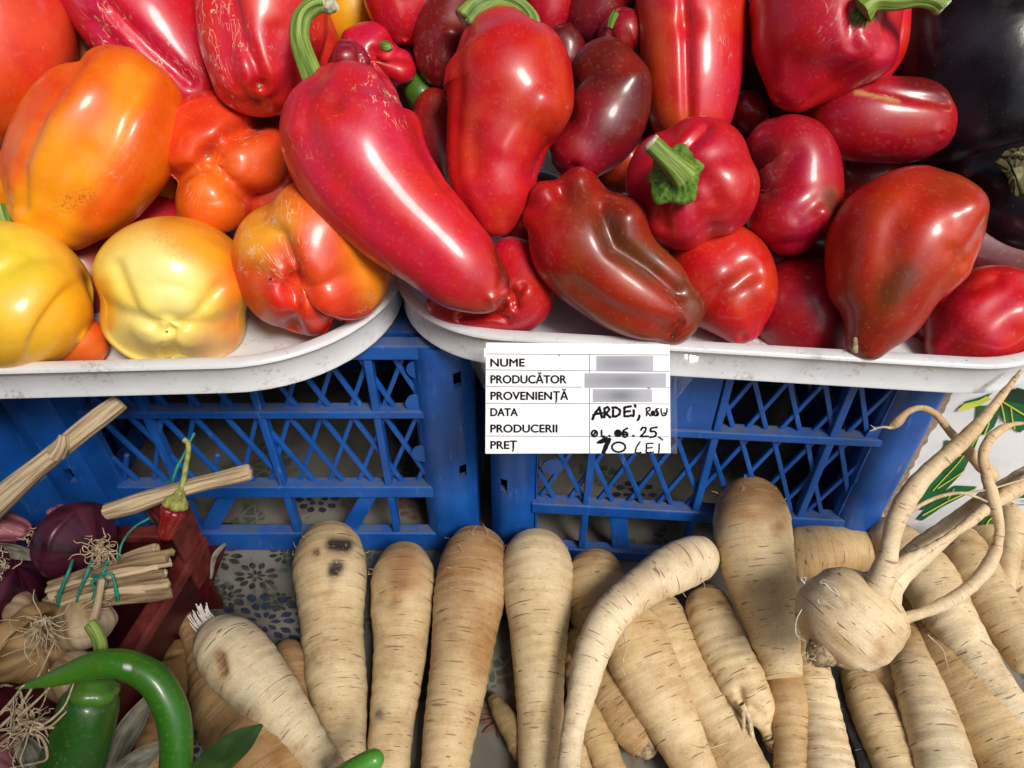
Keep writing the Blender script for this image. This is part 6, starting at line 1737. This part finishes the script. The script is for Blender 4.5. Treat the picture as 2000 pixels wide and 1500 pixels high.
chili("green chilli tip poking up at the bottom edge in front of the spotted parsnip", .440, [(746, 1478, 0, 12), (730, 1484, 0, 17), (700, 1502, 0, 20), (640, 1540, 0, 22)], [(0, srgb(70, 140, 40)), (1, srgb(50, 120, 20))], seed=77, cap=(1, .5))
# leaves
def leafblade(label, D, pts, wpx, mat, curl=.25, seed=1, cat="leaf"):
    C = np.array([at_depth(x, y, D - t * D / FPX) for x, y, t in pts]); Wd = np.array([w * D / FPX for w in wpx])
    Q = catmull(np.column_stack([C, Wd]), 50)
    T = np.gradient(Q[:, :3], axis=0); T /= np.linalg.norm(T, axis=1)[:, None]
    B = np.cross(T, TW); B /= np.linalg.norm(B, axis=1)[:, None]; N = np.cross(B, T)
    na = 14; V = []; SWv = []
    for j in range(50):
        for i in range(na):
            a = -1 + 2 * i / (na - 1)
            V.append(Q[j, :3] + B[j] * a * Q[j, 3] + N[j] * curl * Q[j, 3] * (a * a - .12 * math.sin(8 * a + seed))); SWv.append([a * Q[j, 3], 0, j * .004])
    V = np.array(V); n0 = len(V)
    Vb = V - np.repeat(N, na, 0) * .0007
    q = []
    for j in range(49):
        for i in range(na - 1):
            a = j * na + i
            q.append((a, a + 1, a + na + 1, a + na)); q.append((n0 + a, n0 + a + na, n0 + a + na + 1, n0 + a + 1))
        a = j * na; q.append((a, a + na, n0 + a + na, n0 + a)); a = j * na + na - 1; q.append((a, n0 + a, n0 + a + na, a + na))
    me = np_mesh("leaf", np.vstack([V, Vb]), q)
    at = me.attributes.new("sweep", 'FLOAT_VECTOR', 'POINT'); at.data.foreach_set("vector", np.vstack([SWv, SWv]).astype(np.float32).ravel())
    o = mesh_obj("leaf", me, M[mat])
    return tag(o, label, cat)
leafblade("dark green pointed leaf over the tan parsnip at the bottom edge", .425, [(512, 1416, 0), (480, 1440, 4), (430, 1480, 4), (370, 1540, 0)], [3, 22, 30, 30], 'greenleaf', .2)
leafblade("grey dry leaf hanging beside the fat chilli outside the red crate", .462, [(300, 1352, 0), (270, 1400, 6), (235, 1460, 6), (215, 1520, 0)], [6, 20, 24, 20], 'husk', .5, 2)
leafblade("green grey husk leaf at the bottom left under the curved chilli", .420, [(318, 1455, 0), (285, 1475, 6), (250, 1500, 4), (210, 1545, 0)], [10, 20, 22, 20], 'husk', .4, 3)
leafblade("dull green leaf beside the purple onion at the bottom left", .436, [(40, 1440, 0), (62, 1470, 4), (80, 1510, 4), (95, 1560, 0)], [16, 26, 26, 24], 'husk', .3, 4)
leafblade("torn reddish onion skin at the left edge", .462, [(18, 1250, 0), (30, 1290, 6), (40, 1325, 2)], [3, 9, 4], 'onionpink', .6, 5)
leafblade("tan papery onion husk strip under the pink neck at the left edge", .495, [(0, 1072, 0), (40, 1078, 6), (90, 1092, 0)], [14, 14, 5], 'husk', .5, 6)
leafblade("thin straw sliver on the cloth right of the red crate", .545, [(440, 1062, 0), (420, 1085, 0), (412, 1130, 0)], [3, 5, 2], 'husk', .3, 7)

# awning panel and valance (a simple striped roof sheet high over the stall)
bm = bmesh.new()
add_box(bm, np.array([0.0, 1.15, 2.05]), np.array([2.6, 0, 0]), np.array([0, 1.35, .12]), np.array([0, 0, .012]))
o = bm_obj("awning_roof", finish(bm), M['tarp'], None)
bpy.data.objects.remove(aw)
o.name = "awning"; o["kind"] = "structure"

bm = bmesh.new()
add_box(bm, np.array([-.87, -.42, .06]), np.array([1.0, 0, 0]), np.array([0, .01, 0]), np.array([0, 0, 1.12]))  # added board behind the camera, out of view, to shade the lower left
tag(bm_obj("shade_board", bm, M['tarp']), kind="structure")
